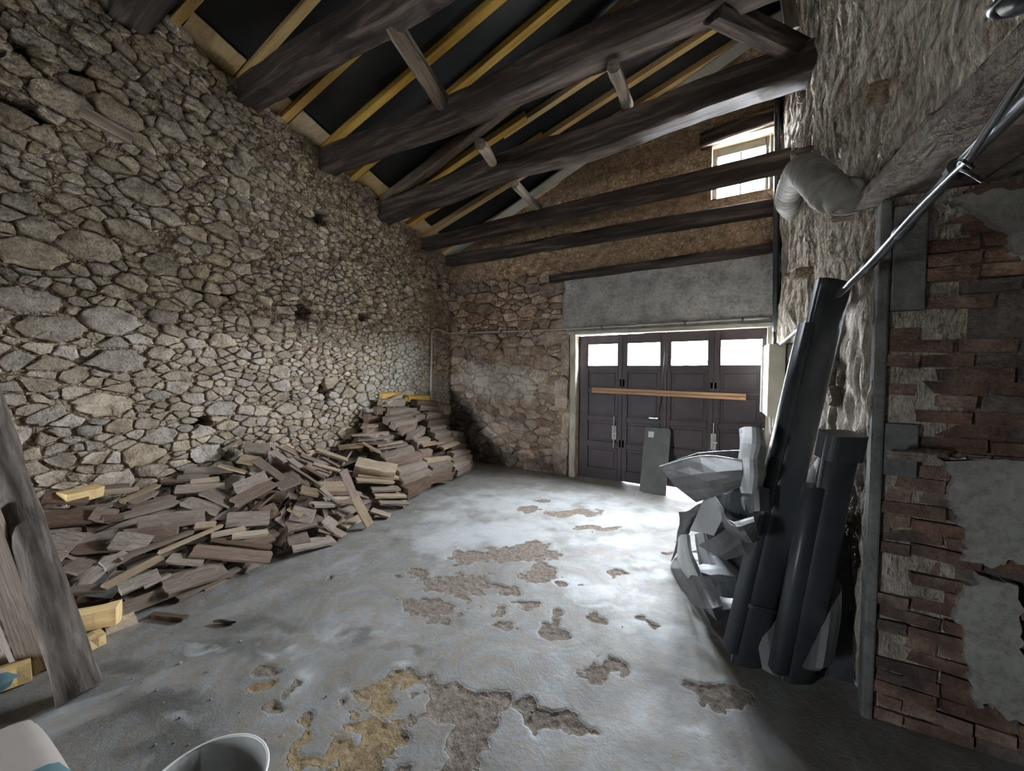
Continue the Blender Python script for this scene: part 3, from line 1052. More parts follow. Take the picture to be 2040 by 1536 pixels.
# ------------------------------------------------------------------ door_1: garage door of four leaves
dr = empty('door_1', ((DOOR[0] + DOOR[1]) / 2, YD, 0))
tag(dr, kind='structure')
D0 = np.array([(DOOR[0] + DOOR[1]) / 2, YD, 0])
PAN = [(1.33, 1.60), (0.93, 1.29), (0.55, 0.86), (0.15, 0.47)]
edges = [DOOR[0]] + [(PANE_X[i] + PANE_W + PANE_X[i + 1]) / 2 for i in range(3)] + [DOOR[1]]
for i in range(4):
    x0, x1 = edges[i] + 0.001, edges[i + 1] - 0.001
    zb = (0.0, 0.008, 0.035, 0.01)[i]
    px0, px1 = PANE_X[i], PANE_X[i] + PANE_W
    mb = MB()
    # stiles and rails
    mb.box(x0, px0, YD, YD + 0.05, zb, DOOR[3] - 0.01).box(px1, x1, YD, YD + 0.05, zb, DOOR[3] - 0.01)
    zs = [DOOR[3] - 0.01, PANE_Z1, PANE_Z0] + [t for a, b in PAN for t in (b, a)] + [zb]
    for a, b in zip(zs[0::2], zs[1::2]): mb.box(px0 - 0.001, px1 + 0.001, YD, YD + 0.05, b, a)
    mb.box(x1 - 0.03, x1 + 0.012, YD + 0.045, YD + 0.06, zb, DOOR[3] - 0.01)
    leaf = mb.build('leaf', M['door_paint'], dr, bevel=0.004)
    leaf.location = -D0
    for (a, b) in PAN:
        pm = MB().box(px0 - 0.002, px1 + 0.002, YD + 0.022, YD + 0.038, a - 0.002, b + 0.002)
        pm.box(px0 + 0.05, px1 - 0.05, YD + 0.012, YD + 0.024, a + 0.04, b - 0.04)
        pm.build('panel', M['door_paint'], leaf, bevel=0.004)
        md = MB()
        for (ax0, ax1, az0, az1) in ((px0, px1, a, a + 0.012), (px0, px1, b - 0.012, b), (px0, px0 + 0.012, a, b), (px1 - 0.012, px1, a, b)):
            md.box(ax0, ax1, YD - 0.004, YD + 0.024, az0, az1)
        md.build('moulding', M['door_line'], leaf)
    MB().box(px0 - 0.005, px1 + 0.005, YD + 0.026, YD + 0.031, PANE_Z0 - 0.005, PANE_Z1 + 0.005).build('pane', M['glass'], leaf)
    gb_ = MB()
    for (ax0, ax1, az0, az1) in ((px0, px1, PANE_Z0, PANE_Z0 + 0.014), (px0, px1, PANE_Z1 - 0.014, PANE_Z1), (px0, px0 + 0.012, PANE_Z0, PANE_Z1), (px1 - 0.012, px1, PANE_Z0, PANE_Z1)):
        gb_.box(ax0, ax1, YD - 0.003, YD + 0.02, az0, az1)
    gb_.build('glazing_bead', M['door_line'], leaf)
    for zz in (1.42, 0.55) if i != 2 else (1.40, 0.30):
        hx = x1 if i in (0, 2) else x0
        hm = MB().box(hx - 0.035, hx + 0.035, YD - 0.006, YD, zz - 0.05, zz + 0.05)
        hm.tube([(hx, YD - 0.008, zz - 0.055), (hx, YD - 0.008, zz + 0.055)], 0.008, 8)
        hm.build('hinge', M['iron'], leaf)
# cover strip, bolts, handle
o = MB().box(edges[2] - 0.022, edges[2] + 0.022, YD - 0.02, YD, 0.08, 2.08).build('cover_strip', M['door_paint'], dr, bevel=0.003); o.location = -D0
rod = MB().tube([tuple(at_y(1325, 700, YD - 0.02)), tuple(at_y(1317, 790, YD - 0.03)), tuple(at_y(1310, 832, YD - 0.02))], 0.007, 8)
o = rod.build('locking_rod', M['iron'], dr); o.location = -D0
hd = at_y(1303, 833, YD - 0.045)
hm = MB().box(hd[0] - 0.07, hd[0] + 0.05, YD - 0.055, YD - 0.035, hd[2] - 0.011, hd[2] + 0.011).box(hd[0] + 0.03, hd[0] + 0.055, YD - 0.05, YD, hd[2] - 0.011, hd[2] + 0.011)
o = hm.build('handle', M['steel'], dr, bevel=0.004); o.location = -D0
for (u, v, hh_) in ((1223, 862, 0.20), (1421, 880, 0.20)):
    c = at_y(u, v, YD - 0.012)
    bm1 = MB().box(c[0] - 0.03, c[0] + 0.03, YD - 0.012, YD, c[2] - hh_ / 2, c[2] + hh_ / 2).tube([(c[0], YD - 0.02, c[2] - 0.22), (c[0], YD - 0.02, c[2] + 0.24)], 0.008, 8)
    bm1.box(c[0] - 0.012, c[0] + 0.045, YD - 0.035, YD - 0.015, c[2] - 0.02, c[2] + 0.005)
    o = bm1.build('bolt', M['pipe_grey'], dr); o.location = -D0

# door frame
tr_ = empty('trim_1', (DOOR[0], YW, 0)); tag(tr_, kind='structure')
T0 = np.array([DOOR[0], YW, 0])


def rough_bar(p0, p1, w, d, mat, name, parent=None, seg=14, amp=0.006, seed=0, updir=(0, 0, 1), taper=1.0, round_=0.25, bow=0.0, attrs=True):
    """hewn timber from p0 to p1: rounded rectangular section, wandering faces. Local X = grain"""
    p0, p1 = np.array(p0, float), np.array(p1, float)
    L = np.linalg.norm(p1 - p0)
    ax = (p1 - p0) / L
    up = np.array(updir, float)
    up = up - ax * (up @ ax); up /= np.linalg.norm(up)
    sd = np.cross(up, ax)
    R = Matrix((tuple(ax), tuple(sd), tuple(up))).transposed()
    sec = []
    rr = round_ * min(w, d) / 2
    for sx, sz, t0 in ((1, 1, 0), (-1, 1, 90), (-1, -1, 180), (1, -1, 270)):
        for t in ((5, 30, 60, 85) if seg > 20 else (10, 80)):
            th = math.radians(t0 + t)
            sec.append((sx * (w / 2 - rr) + rr * math.cos(th), sz * (d / 2 - rr) + rr * math.sin(th)))
    sec = np.array(sec)
    n = len(sec)
    V = []
    for i in range(seg + 1):
        t = i / seg
        s = 1 + (taper - 1) * t
        P = np.array([[i * L / seg * 2.2, k * 1.7, seed * 3.1] for k in range(n)])
        j1, j2 = fbm(P, 3, seed + 1) * amp * 1.3, fbm(P + 9.1, 3, seed + 2) * amp * 1.3
        wob = vnoise(np.array([[t * L * 0.9, seed * 1.3, 0], [t * L * 0.9, seed * 1.3, 5]]), seed + 7) * amp * 1.6
        jx = vnoise(P + 31, seed + 5) * amp * 1.2 if i in (0, seg) else np.zeros(n)
        for k in range(n):
            V.append((t * L + jx[k], sec[k, 0] * s + j1[k] + wob[0], sec[k, 1] * s + j2[k] + wob[1] + bow * math.sin(math.pi * t)))
    Fc = []
    for i in range(seg):
        for k in range(n):
            k2 = (k + 1) % n
            Fc.append((i * n + k, i * n + k2, (i + 1) * n + k2, (i + 1) * n + k))
    Fc += [tuple(range(n - 1, -1, -1)), tuple(seg * n + k for k in range(n))]
    o = link(name, mesh(name, V, Fc, mat, seg > 20), parent)
    o.matrix_local = Matrix.Translation(Vector(p0)) @ R.to_4x4()
    return o


lt = rough_bar(right_world(ra_pier - 0.12, ZL + 0.01, -0.10), right_world(r_of_y(YN) + 0.1, ZL + 0.01, -0.10), 0.36, 0.07, M['stone_right'], 'trim_3', None, 40, 0.014, 33, round_=0.5)
tag(lt, kind='structure')
rough_bar((DOOR[0] - 0.045 - T0[0], 0.02, 0), (DOOR[0] - 0.045 - T0[0], 0.02, 2.15), 0.09, 0.16, M['jamb_wood'], 'jamb', tr_, 16, 0.006, 3, (0, 1, 0))
rough_bar((DOOR[1] + 0.03 - T0[0], 0.03, 0), (DOOR[1] + 0.03 - T0[0], 0.03, 2.12), 0.06, 0.12, M['jamb_wood'], 'jamb', tr_, 16, 0.005, 5, (0, 1, 0))
rough_bar((DOOR[0] - 0.10 - T0[0], 0.01, 2.145), (DOOR[1] + 0.05 - T0[0], 0.01, 2.125), 0.16, 0.055, M['jamb_wood'], 'head', tr_, 18, 0.005, 6, (0, 0, 1))
# pale dressed stones beside the door
rg = np.random.default_rng(5)
for (x0, x1, z0, z1) in ((-2.55, -2.28, 0.0, 0.55), (-2.40, -2.26, 0.55, 1.0), (-2.52, -2.27, 1.0, 1.5), (-2.42, -2.26, 1.5, 2.1)):
    poly = np.array([(x0, z0), (x1, z0), (x1, z1), (x0, z1)]) + rg.uniform(-0.012, 0.012, (4, 2))
    V, Fc, s_ = stone_geo(poly, 0.03, 0.08, 0.006, rg, 0.004)
    Wd = np.array([back_world(*t) for t in V])
    link('quoin_stone', mesh('quoin_stone', Wd, Fc, M['stone_back'], False, {'tint': [0.6 + 0.3 * rg.random()] * len(V)}), wb)

# ------------------------------------------------------------------ window_1: small window high in the door wall
wn = empty('window_1', ((WIN[0] + WIN[1]) / 2, YW, WIN[2])); tag(wn, kind='structure')
W0 = np.array(wn.location)
yf = YW + 0.16


def wpart(mb, name, mat, parent=None, bevel=0.0):
    o = mb.build(name, mat, parent or wn, bevel=bevel)
    if parent is None: o.location = -W0
    return o


gx0, gx1, gz0, gz1 = WIN[0] + 0.05, WIN[1] - 0.09, WIN[2] + 0.05, WIN[3] - 0.13
fm = MB().box(WIN[0], gx0, yf, yf + 0.06, WIN[2], WIN[3]).box(gx1, WIN[1], yf, yf + 0.06, WIN[2], WIN[3]).box(gx0, gx1, yf, yf + 0.06, WIN[2], gz0).box(gx0, gx1, yf, yf + 0.06, gz1, WIN[3])
frm = wpart(fm, 'frame', M['window_frame'], bevel=0.005)
mx_, mz_ = (gx0 + gx1) / 2, (gz0 + gz1) / 2
wpart(MB().box(mx_ - 0.008, mx_ + 0.008, yf + 0.015, yf + 0.04, gz0, gz1), 'glazing_bar', M['window_frame'])
wpart(MB().box(gx0, gx1, yf + 0.015, yf + 0.04, mz_ - 0.010, mz_ + 0.010), 'glazing_bar', M['window_frame'])
for a0, a1 in ((gx0, mx_), (mx_, gx1)):
    for b0, b1 in ((gz0, mz_), (mz_, gz1)):
        wpart(MB().box(a0, a1, yf + 0.026, yf + 0.030, b0, b1), 'pane', M['glass'])
wpart(MB().box(WIN[0] - 0.01, WIN[1] + 0.02, YW - 0.02, yf, WIN[3] - 0.03, WIN[3] + 0.01), 'soffit_board', M['pine_plate'])
wpart(MB().tube([(WIN[1] - 0.05, YW + 0.10, 3.55), (WIN[1] - 0.05, YW + 0.10, 4.35)], 0.008, 8), 'catch_rod', M['steel'])
o = rough_bar(at_y(1395, 283, YW - 0.02), at_y(1560, 225, YW - 0.02), 0.14, 0.17, M['old_beam'], 'window_lintel', None, 14, 0.008, 12)
tag(o, 'dark timber lintel over the small high window', 'lintel')

# ------------------------------------------------------------------ old tie beams across the barn
def lab(o, label, cat, group=None): return tag(o, label, cat, group)


def beam(name, L_, R_, dep, wid, y=None, seed=0, label='', amp=0.016, seg=34, bow=0.0):
    seg = 70
    """L_: photo height range of the end at the long wall (u, v_mid); R_: (u, v_mid) far end"""
    a = at_x(L_[0], L_[1], XL)
    b = at_y(R_[0], R_[1], a[1])
    d = (b - a) / np.linalg.norm(b - a)
    b = a + d * (xr(a[1]) - a[0]) / d[0]
    o = rough_bar(a - d * 0.12, b + d * 0.12, wid, dep, M['old_beam'], name, None, seg, amp, seed, bow=bow)
    return lab(o, label, 'beam')


beam('tie_beam', (495, 194), (840, -34), 0.25, 0.22, seed=2, label='thick hewn old beam nearest the camera that reaches the wall between rafters', amp=0.022)
beam('tie_beam', (653, 331), (1500, -40), 0.25, 0.22, seed=3, label='long hewn old beam with braces on both sides, second from the camera', amp=0.020)
beam('tie_beam', (767, 424), (1652, 112), 0.26, 0.23, seed=4, label='heavy hewn old beam that ends in the rubble wall above the duct', amp=0.020)
beam('tie_beam', (845, 488), (1590, 316), 0.19, 0.16, seed=5, label='slimmer old beam crossing in front of the small high window', amp=0.010)
a = at_x(262, 22, XL)
o = rough_bar(a - np.array([0.15, 0, 0]), a + np.array([5.6, 0, 0.1]), 0.24, 0.34, M['old_beam'], 'tie_beam', None, 30, 0.022, 6)
lab(o, 'very dark beam end at the top corner over the stone wall', 'beam')
# timbers built into the door wall
a, b = at_y(894, 522, YW - 0.01), at_y(1546, 415, YW - 0.01)
o = rough_bar(a, b + np.array([0.3, 0, 0]), 0.20, 0.175, M['old_beam'], 'embedded_beam', None, 34, 0.008, 8)
wbm = o
lab(o, 'long timber built into the door wall under the small window', 'beam')
a, b = at_y(1097, 556, YW - 0.01), at_y(1544, 494, YW - 0.01)
o = rough_bar(a, b + np.array([0.3, 0, 0]), 0.16, 0.11, M['old_beam'], 'embedded_beam', None, 30, 0.010, 9)
lab(o, 'thinner timber built into the door wall above the grey concrete', 'beam')
for (u, v, w_, h_) in ((1037, 497, 0.16, 0.045), (1203, 500, 0.17, 0.04)):
    c = wbm.matrix_local.inverted() @ Vector(at_y(u, v, YW - 0.11))
    MB().box(c[0] - w_ / 2, c[0] + w_ / 2, c[1] - 0.012, c[1] + 0.012, c[2] - h_ / 2, c[2] + h_ / 2).build('mortise_shade', M['twig'], wbm)  # raised dark box paints the shade of a slot that is not cut
# old rafter and braces
yA, yB_, yC, yD_ = [at_x(*q_, XL)[1] for q_ in ((495, 194), (653, 331), (767, 424), (845, 488))]
zB = at_x(653, 331, XL)[2]


def strut(u0, v0, y0, u1, v1, y1, w, d, seed, label, mat='old_strut', ext=0.03):
    a, b = at_y(u0, v0, y0), at_y(u1, v1, y1)
    dd = (b - a) / np.linalg.norm(b - a)
    o = rough_bar(a - dd * ext, b + dd * ext, w, d, M[mat], 'brace', None, 12, 0.010, seed, round_=0.7)
    return lab(o, label, 'brace', )


strut(780, 45, yA + 0.05, 886, 208, yB_ - 0.05, 0.15, 0.15, 21, 'stout weathered brace between the two beams nearest the camera')
strut(1224, 135, yB_ + 0.05, 1250, 212, yC - 0.05, 0.10, 0.10, 22, 'short pale brace standing under the braced beam near the roof middle')
strut(955, 288, yB_ + 0.10, 985, 326, yC - 0.05, 0.11, 0.10, 23, 'short round brace over the heavy beam, close to the old rafter')
strut(1028, 372, yC + 0.05, 1072, 415, yD_ - 0.05, 0.10, 0.09, 24, 'short round brace resting on the slimmer beam near the pale board')
strut(1432, 27, yB_ + 0.05, 1580, 96, yC - 0.08, 0.17, 0.15, 25, 'dark stout brace at the upper end of the beams by the rubble wall', 'old_beam', 0.08)
strut(1560, -60, yC - 0.2, 1577, 52, yC - 0.1, 0.09, 0.09, 26, 'upright grey post end above the beams by the rubble wall')
a, b = at_roof(757, 412, -0.02), at_roof(1290, -20, -0.02)
o = rough_bar(a, b, 0.12, 0.16, M['old_strut'], 'old_rafter', None, 24, 0.012, 27, tuple(RN))
lab(o, 'grey old rafter left between the new yellow rafters', 'rafter')

# ------------------------------------------------------------------ new yellow rafters, numbered from the door wall
RAF = [((893, 500), (1255, 285)), ((845, 475), (1495, 70)), ((813, 453), (1084, 277)), ((775, 420), (1050, 237)), ((712, 350), (1128, 0)), ((645, 302), (998, 0)), ((572, 235), (755, 65)), ((478, 165), (625, 0)), ((335, 60), (390, 0))]
ORD = ['first', 'second', 'third', 'fourth', 'fifth', 'sixth', 'seventh', 'eighth', 'ninth']
RDIR = np.array([1.0, 0.10, 0.391 - 0.0311]); RDIR /= np.linalg.norm(RDIR)
for i, (p0, p1) in enumerate(RAF):
    a, b = at_roof(*p0), at_roof(*p1)
    d = (b - a) / np.linalg.norm(b - a)
    d = d / d[0]
    A0 = a + d * (XL - 0.3 - a[0])
    xe = 0.9
    B0 = a + d * (xe - a[0])
    c0, c1 = A0 + RN * 0.058, B0 + RN * 0.058
    lapped = i in (0, 1, 2, 3)
    if lapped:
        xm = {0: at_roof(1132, 343)[0], 1: at_roof(1200, 265)[0], 2: at_roof(1084, 277)[0], 3: at_roof(1050, 237)[0]}[i]
        m_ = A0 + d * (xm - A0[0]) + RN * 0.058
        o = rough_bar(c0, m_, 0.075, 0.11, M['pine_new'], 'rafter', None, 4, 0.001, 40 + i, tuple(RN), round_=0.08)
        lab(o, 'lower length of the %s yellow rafter from the door wall' % ORD[i], 'rafter', 'new yellow rafters')
        off = np.array([0, 0.05, 0]) + RN * 0.004
        o = rough_bar(m_ - d * 0.35 + off, c1 + off, 0.06, 0.10, M['pine_new'], 'rafter', None, 4, 0.001, 60 + i, tuple(RN), round_=0.08)
        lab(o, 'upper length of the %s yellow rafter from the door wall' % ORD[i], 'rafter', 'new yellow rafters')
    else:
        o = rough_bar(c0, c1, 0.075, 0.11, M['pine_new'], 'rafter', None, 5, 0.001, 40 + i, tuple(RN), round_=0.08)
        lab(o, '%s yellow pine rafter counted from the door wall' % ORD[i], 'rafter', 'new yellow rafters')
# eave boards between the rafters, over the top of the long wall
ef = [at_roof(*p0)[1] for p0, _ in RAF]
ef = [YW + 0.1] + sorted(ef, reverse=True) + [1.0, 0.4, -0.6]
for i in range(len(ef) - 1):
    y1, y0 = ef[i] - 0.05, ef[i + 1] + 0.05
    if y1 - y0 < 0.05: continue
    ym = (y0 + y1) / 2
    ed = np.array([0, 1, -0.311]); ed /= np.linalg.norm(ed)
    sd = np.cross(ed, RN)
    sd = sd / np.linalg.norm(sd)
    if sd[0] < 0: sd = -sd
    c = np.array([XL - 0.10, ym, roof(XL - 0.10, ym)]) + RN * 0.095
    o = MB().obox((0, 0, 0), (ed * (y1 - y0) / 2), sd * 0.31, RN * 0.011).build('eave_board', M['pine_plate'])
    o.location = c
    k_ = ORD[i] if i < len(ORD) else 'last'
    lab(o, '%s pale eave board from the door wall, set between rafter feet' % k_, 'board', 'pale eave boards')
o = MB().obox((0, 0, 0), np.array([0, 1, -0.311]) * 5.2, (0.012, 0, 0), (0, 0, 0.14)).build('trim_2', M['pine_plate'])
o.location = (XL - 0.44, 0.6, roof(XL - 0.44, 0.6) + 0.05)
tag(o, kind='structure')
# pale verge board along the top of the door wall
a, b = at_roof(980, 470, 0.02), at_roof(1262, 285, 0.02)
a, b = np.array([XL - 0.1, YW - 0.06, roof(XL - 0.1, YW - 0.06) + 0.02]), np.array([0.6, YW - 0.06, roof(0.6, YW - 0.06) + 0.02])
o = rough_bar(a, b, 0.16, 0.03, M['pale_board'], 'verge_board', None, 6, 0.002, 88, tuple(RN), round_=0.1)
lab(o, 'pale grey-green board closing the roof against the door wall', 'board')

# short batten left in the stone wall high up, and a wire under the heavy beam
o = rough_bar(at_x(158, 222, XL + 0.02), at_x(262, 278, XL + 0.02), 0.07, 0.10, M['board_grey'], 'bedded_batten', None, 8, 0.003, 91)
lab(o, 'short grey batten bedded in the stone wall high up', 'batten')
wp = [at_y(1300, 272, yC + 0.16), at_y(1370, 247, yC + 0.15), at_y(1440, 225, yC + 0.15), at_y(1500, 206, yC + 0.16), at_y(1550, 188, yC + 0.17)]
o = link('wire', mesh('wire', *tube_geo(catmull(wp, 4), 0.005, 6), M['galvanised'], True)); lab(o, 'thin bright wire stretched under the heavy beam', 'wire')
# ------------------------------------------------------------------ the heap of old boards along the stone wall
PY = np.array([-0.6, 0.2, 0.45, 0.9, 1.3, 1.7, 1.95, 2.4, 2.9, 3.25, 3.6, 4.0, 4.8, 5.3, 5.45])
PH = np.array([0.75, 0.80, 0.72, 0.60, 0.58, 0.62, 0.80, 0.78, 0.60, 0.72, 1.14, 1.22, 1.02, 0.55, 0.4])
EY = np.array([-0.6, 0.3, 0.6, 0.8, 1.6, 2.1, 2.5, 3.0, 3.3, 4.8, 5.45])
EX = np.array([-3.3, -3.35, -3.4, -3.36, -3.32, -3.24, -3.42, -3.36, -3.34, -3.62, -3.9])


def heap(x, y):
    h = np.interp(y, PY, PH)
    e = np.interp(y, EY, EX)
    t = np.clip((e - x) / (e - XL - 0.1), 0, 1)
    return h * t ** 0.85


def on_heap(u, v):
    r = ray(u, v)
    t, last = 1.2, 1.2
    while t < 9:
        p = CAM + r * t
        if p[2] < heap(p[0], p[1]) or p[0] < XL + 0.04 or p[2] < 0: break
        last = t
        t += 0.03
    for _ in range(12):
        m = (last + t) / 2
        p = CAM + r * m
        if p[2] < heap(p[0], p[1]) or p[0] < XL + 0.04 or p[2] < 0: t = m
        else: last = m
    return CAM + r * t


def heap_normal(p):
    e = 0.12
    gx = (heap(p[0] + e, p[1]) - heap(p[0] - e, p[1])) / (2 * e)
    gy = (heap(p[0], p[1] + e) - heap(p[0], p[1] - e)) / (2 * e)
    n = np.array([-gx * 0.8, -gy * 0.8, 1.0])
    return n / np.linalg.norm(n)


def plank_mesh(seed, kind):
    """unit board (1 x 1 x 1): sawn faces, split or broken ends, a little warp"""
    r_ = np.random.default_rng(seed)
    seg = 4
    V = []
    for i in range(seg + 1):
        x = i / seg - 0.5
        for (sy, sz) in ((-0.5, -0.5), (0, -0.5), (0.5, -0.5), (0.5, 0.5), (0, 0.5), (-0.5, 0.5)):
            jx = 0
            if i in (0, seg) and kind == 'board': jx = r_.uniform(-0.035, 0.02) * (1 if i else -1)
            if i in (0, seg) and kind == 'block': jx = r_.uniform(-0.012, 0.012)
            jy = r_.uniform(-0.03, 0.03) if kind == 'board' else r_.uniform(-0.05, 0.05)
            jz = r_.uniform(-0.06, 0.06) if kind == 'board' else r_.uniform(-0.05, 0.05)
            if kind == 'block' and sy == 0: jz += 0.07 * (1 if sz > 0 else -1)
            V.append((x + jx, sy + jy, sz + jz))
    n = 6
    Fc = []
    for i in range(seg):
        for a in range(n):
            b = (a + 1) % n
            Fc.append((i * n + a, i * n + b, (i + 1) * n + b, (i + 1) * n + a))
    Fc += [tuple(range(n - 1, -1, -1)), tuple(seg * n + a for a in range(n))]
    return V, Fc


PL = {}
for kind_, mats in (('board', ('board_grey', 'board_brown', 'board_pale', 'pine_new')), ('block', ('board_grey', 'board_brown', 'board_pale', 'pine_new'))):
    for mt in mats:
        PL[kind_, mt] = []
        for s_ in range(5):
            V, Fc = plank_mesh(100 + s_ + (50 if kind_ == 'block' else 0), kind_)
            PL[kind_, mt].append(mesh('board' if kind_ == 'board' else 'timber_block', V, Fc, M[mt]))


def put_plank(p0, p1, width, thick, normal, mat, kind_, label, group, lift=0.0, name=None):
    p0, p1 = np.array(p0), np.array(p1)
    L = np.linalg.norm(p1 - p0)
    ax = (p1 - p0) / L
    n = np.array(normal, float)
    n = n - ax * (n @ ax); n /= np.linalg.norm(n)
    sd = np.cross(n, ax)
    c = (p0 + p1) / 2 + n * (thick / 2 + lift)
    o = link(name or ('board' if kind_ == 'board' else 'timber_block'), random.choice(PL[kind_, mat]))
    o.matrix_world = Matrix.Translation(Vector(c)) @ Matrix((tuple(ax), tuple(sd), tuple(n))).transposed().to_4x4() @ Matrix.Diagonal((L, width, thick, 1))
    if label in AUTO: label, group = describe(p0, p1, width, mat, kind_)
    tag(o, label, 'board' if kind_ == 'board' else 'timber', group)
    return o


TONE = {'board_grey': 'grey', 'board_brown': 'brown', 'board_pale': 'pale', 'pine_new': 'yellow'}


def describe(a, b, width, mat, kind_):
    """label and group of a heap piece from its own look and where it lies"""
    a, b = np.array(a), np.array(b)
    L, c = np.linalg.norm(b - a), (a + b) / 2
    tone = TONE[mat]
    if kind_ == 'block':
        thick = 'thick' if width > 0.125 else ('stout' if width > 0.10 else 'slim')
        row = 'first' if c[1] < 3.95 else ('middle' if c[1] < 4.5 else 'last')
        h = c[2]
        lay = 'on the floor layer' if h < 0.22 else ('low' if h < 0.5 else ('halfway up' if h < 0.8 else 'near the top'))
        face = 'inner side' if c[0] < -4.15 else ('middle' if c[0] < -3.8 else 'outer side')
        lb = '%s %s timber length %s, %s of the stack, %s row' % (thick, tone, lay, face, row)
        return lb, G_STK
    ln = 'long' if L > 0.75 else ('short' if L < 0.45 else 'mid-length')
    wd = 'broad' if width > 0.115 else ('narrow' if width < 0.075 else 'plain')
    e = np.interp(c[1], EY, EX)
    t = (e - c[0]) / (e - XL - 0.1)
    up = 'at the foot of' if t < 0.28 else ('halfway up' if t < 0.65 else 'high on')
    y = c[1]
    where = 'right behind the log post' if y < 0.6 else ('past the yellow offcut' if y < 1.05 else ('mid low heap' if y < 1.5 else ('where the heap starts rising' if y < 1.95 else ('on the tipped boards' if y < 2.4 else ('before the leaning plank' if y < 2.85 else 'next to the timber stack')))))
    lb = '%s %s %s board %s the heap, %s' % (ln, wd, tone, up, where)
    return lb, 'old boards thrown in the heap'


G_LOW = 'old boards jumbled in the low heap'
G_MID = 'short boards tipped over the middle of the heap'
G_STK = 'sawn timber lengths stacked in the far corner'
L_LOW = 'weathered board jumbled in the low heap along the stone wall'
L_MID = 'short weathered board tipped over the steep middle of the heap'
L_STK = 'short sawn timber length in the tall stack by the corner'
L_NEAT = 'short sawn board in the neat stack before the timber lengths'
AUTO = (L_LOW, L_MID, L_STK, L_NEAT)

# hidden bulk of the heap first (what shows in the gaps between the boards)
rg = np.random.default_rng(3)
cnt = 0
while cnt < 120:
    y = rg.uniform(0.15, 3.3) if cnt < 100 else rg.uniform(0.3, 1.3)
    e = np.interp(y, EY, EX)
    x = rg.uniform(XL + 0.15, e - 0.08)
    z = heap(x, y)
    mid = 1.75 < y < 2.75
    ang = rg.normal(0.15, 0.45) if mid else rg.normal(1.3, 0.5)
    if mid and rg.random() < 0.3: ang = rg.uniform(0, 3.1)
    L = rg.uniform(0.28, 0.5) if mid else rg.uniform(0.35, 0.85)
    if y + L * 0.5 * abs(math.sin(ang)) > 3.4: continue
    d = np.array([math.cos(ang), math.sin(ang), 0]) * L / 2
    # keep the board inside the heap
    a_, b_ = np.array([x, y, 0]) - d, np.array([x, y, 0]) + d
    if min(a_[0], b_[0]) < XL + 0.05 or max(a_[0], b_[0]) > e + 0.02: continue
    sink = rg.uniform(0.02, 0.16)
    for p_ in (a_, b_): p_[2] = max(0.012, heap(p_[0], p_[1]) - sink + rg.uniform(-0.09, 0.07))
    nrm = heap_normal((x, y)) + rg.normal(0, 0.38, 3)
    put_plank(a_, b_, rg.uniform(0.07, 0.16), rg.uniform(0.018, 0.03), nrm, 'board_grey' if rg.random() < 0.6 else 'board_brown', 'board', L_MID if mid else L_LOW, G_MID if mid else G_LOW)
    cnt += 1

CROP = {'A': (200, 940, 0.1693), 'B': (420, 860, 0.1693), 'D': (680, 760, 0.15625), 'E': (400, 760, 0.2941), 'C': (0, 840, 0.3431), 'P': (0, 0, 1.0)}
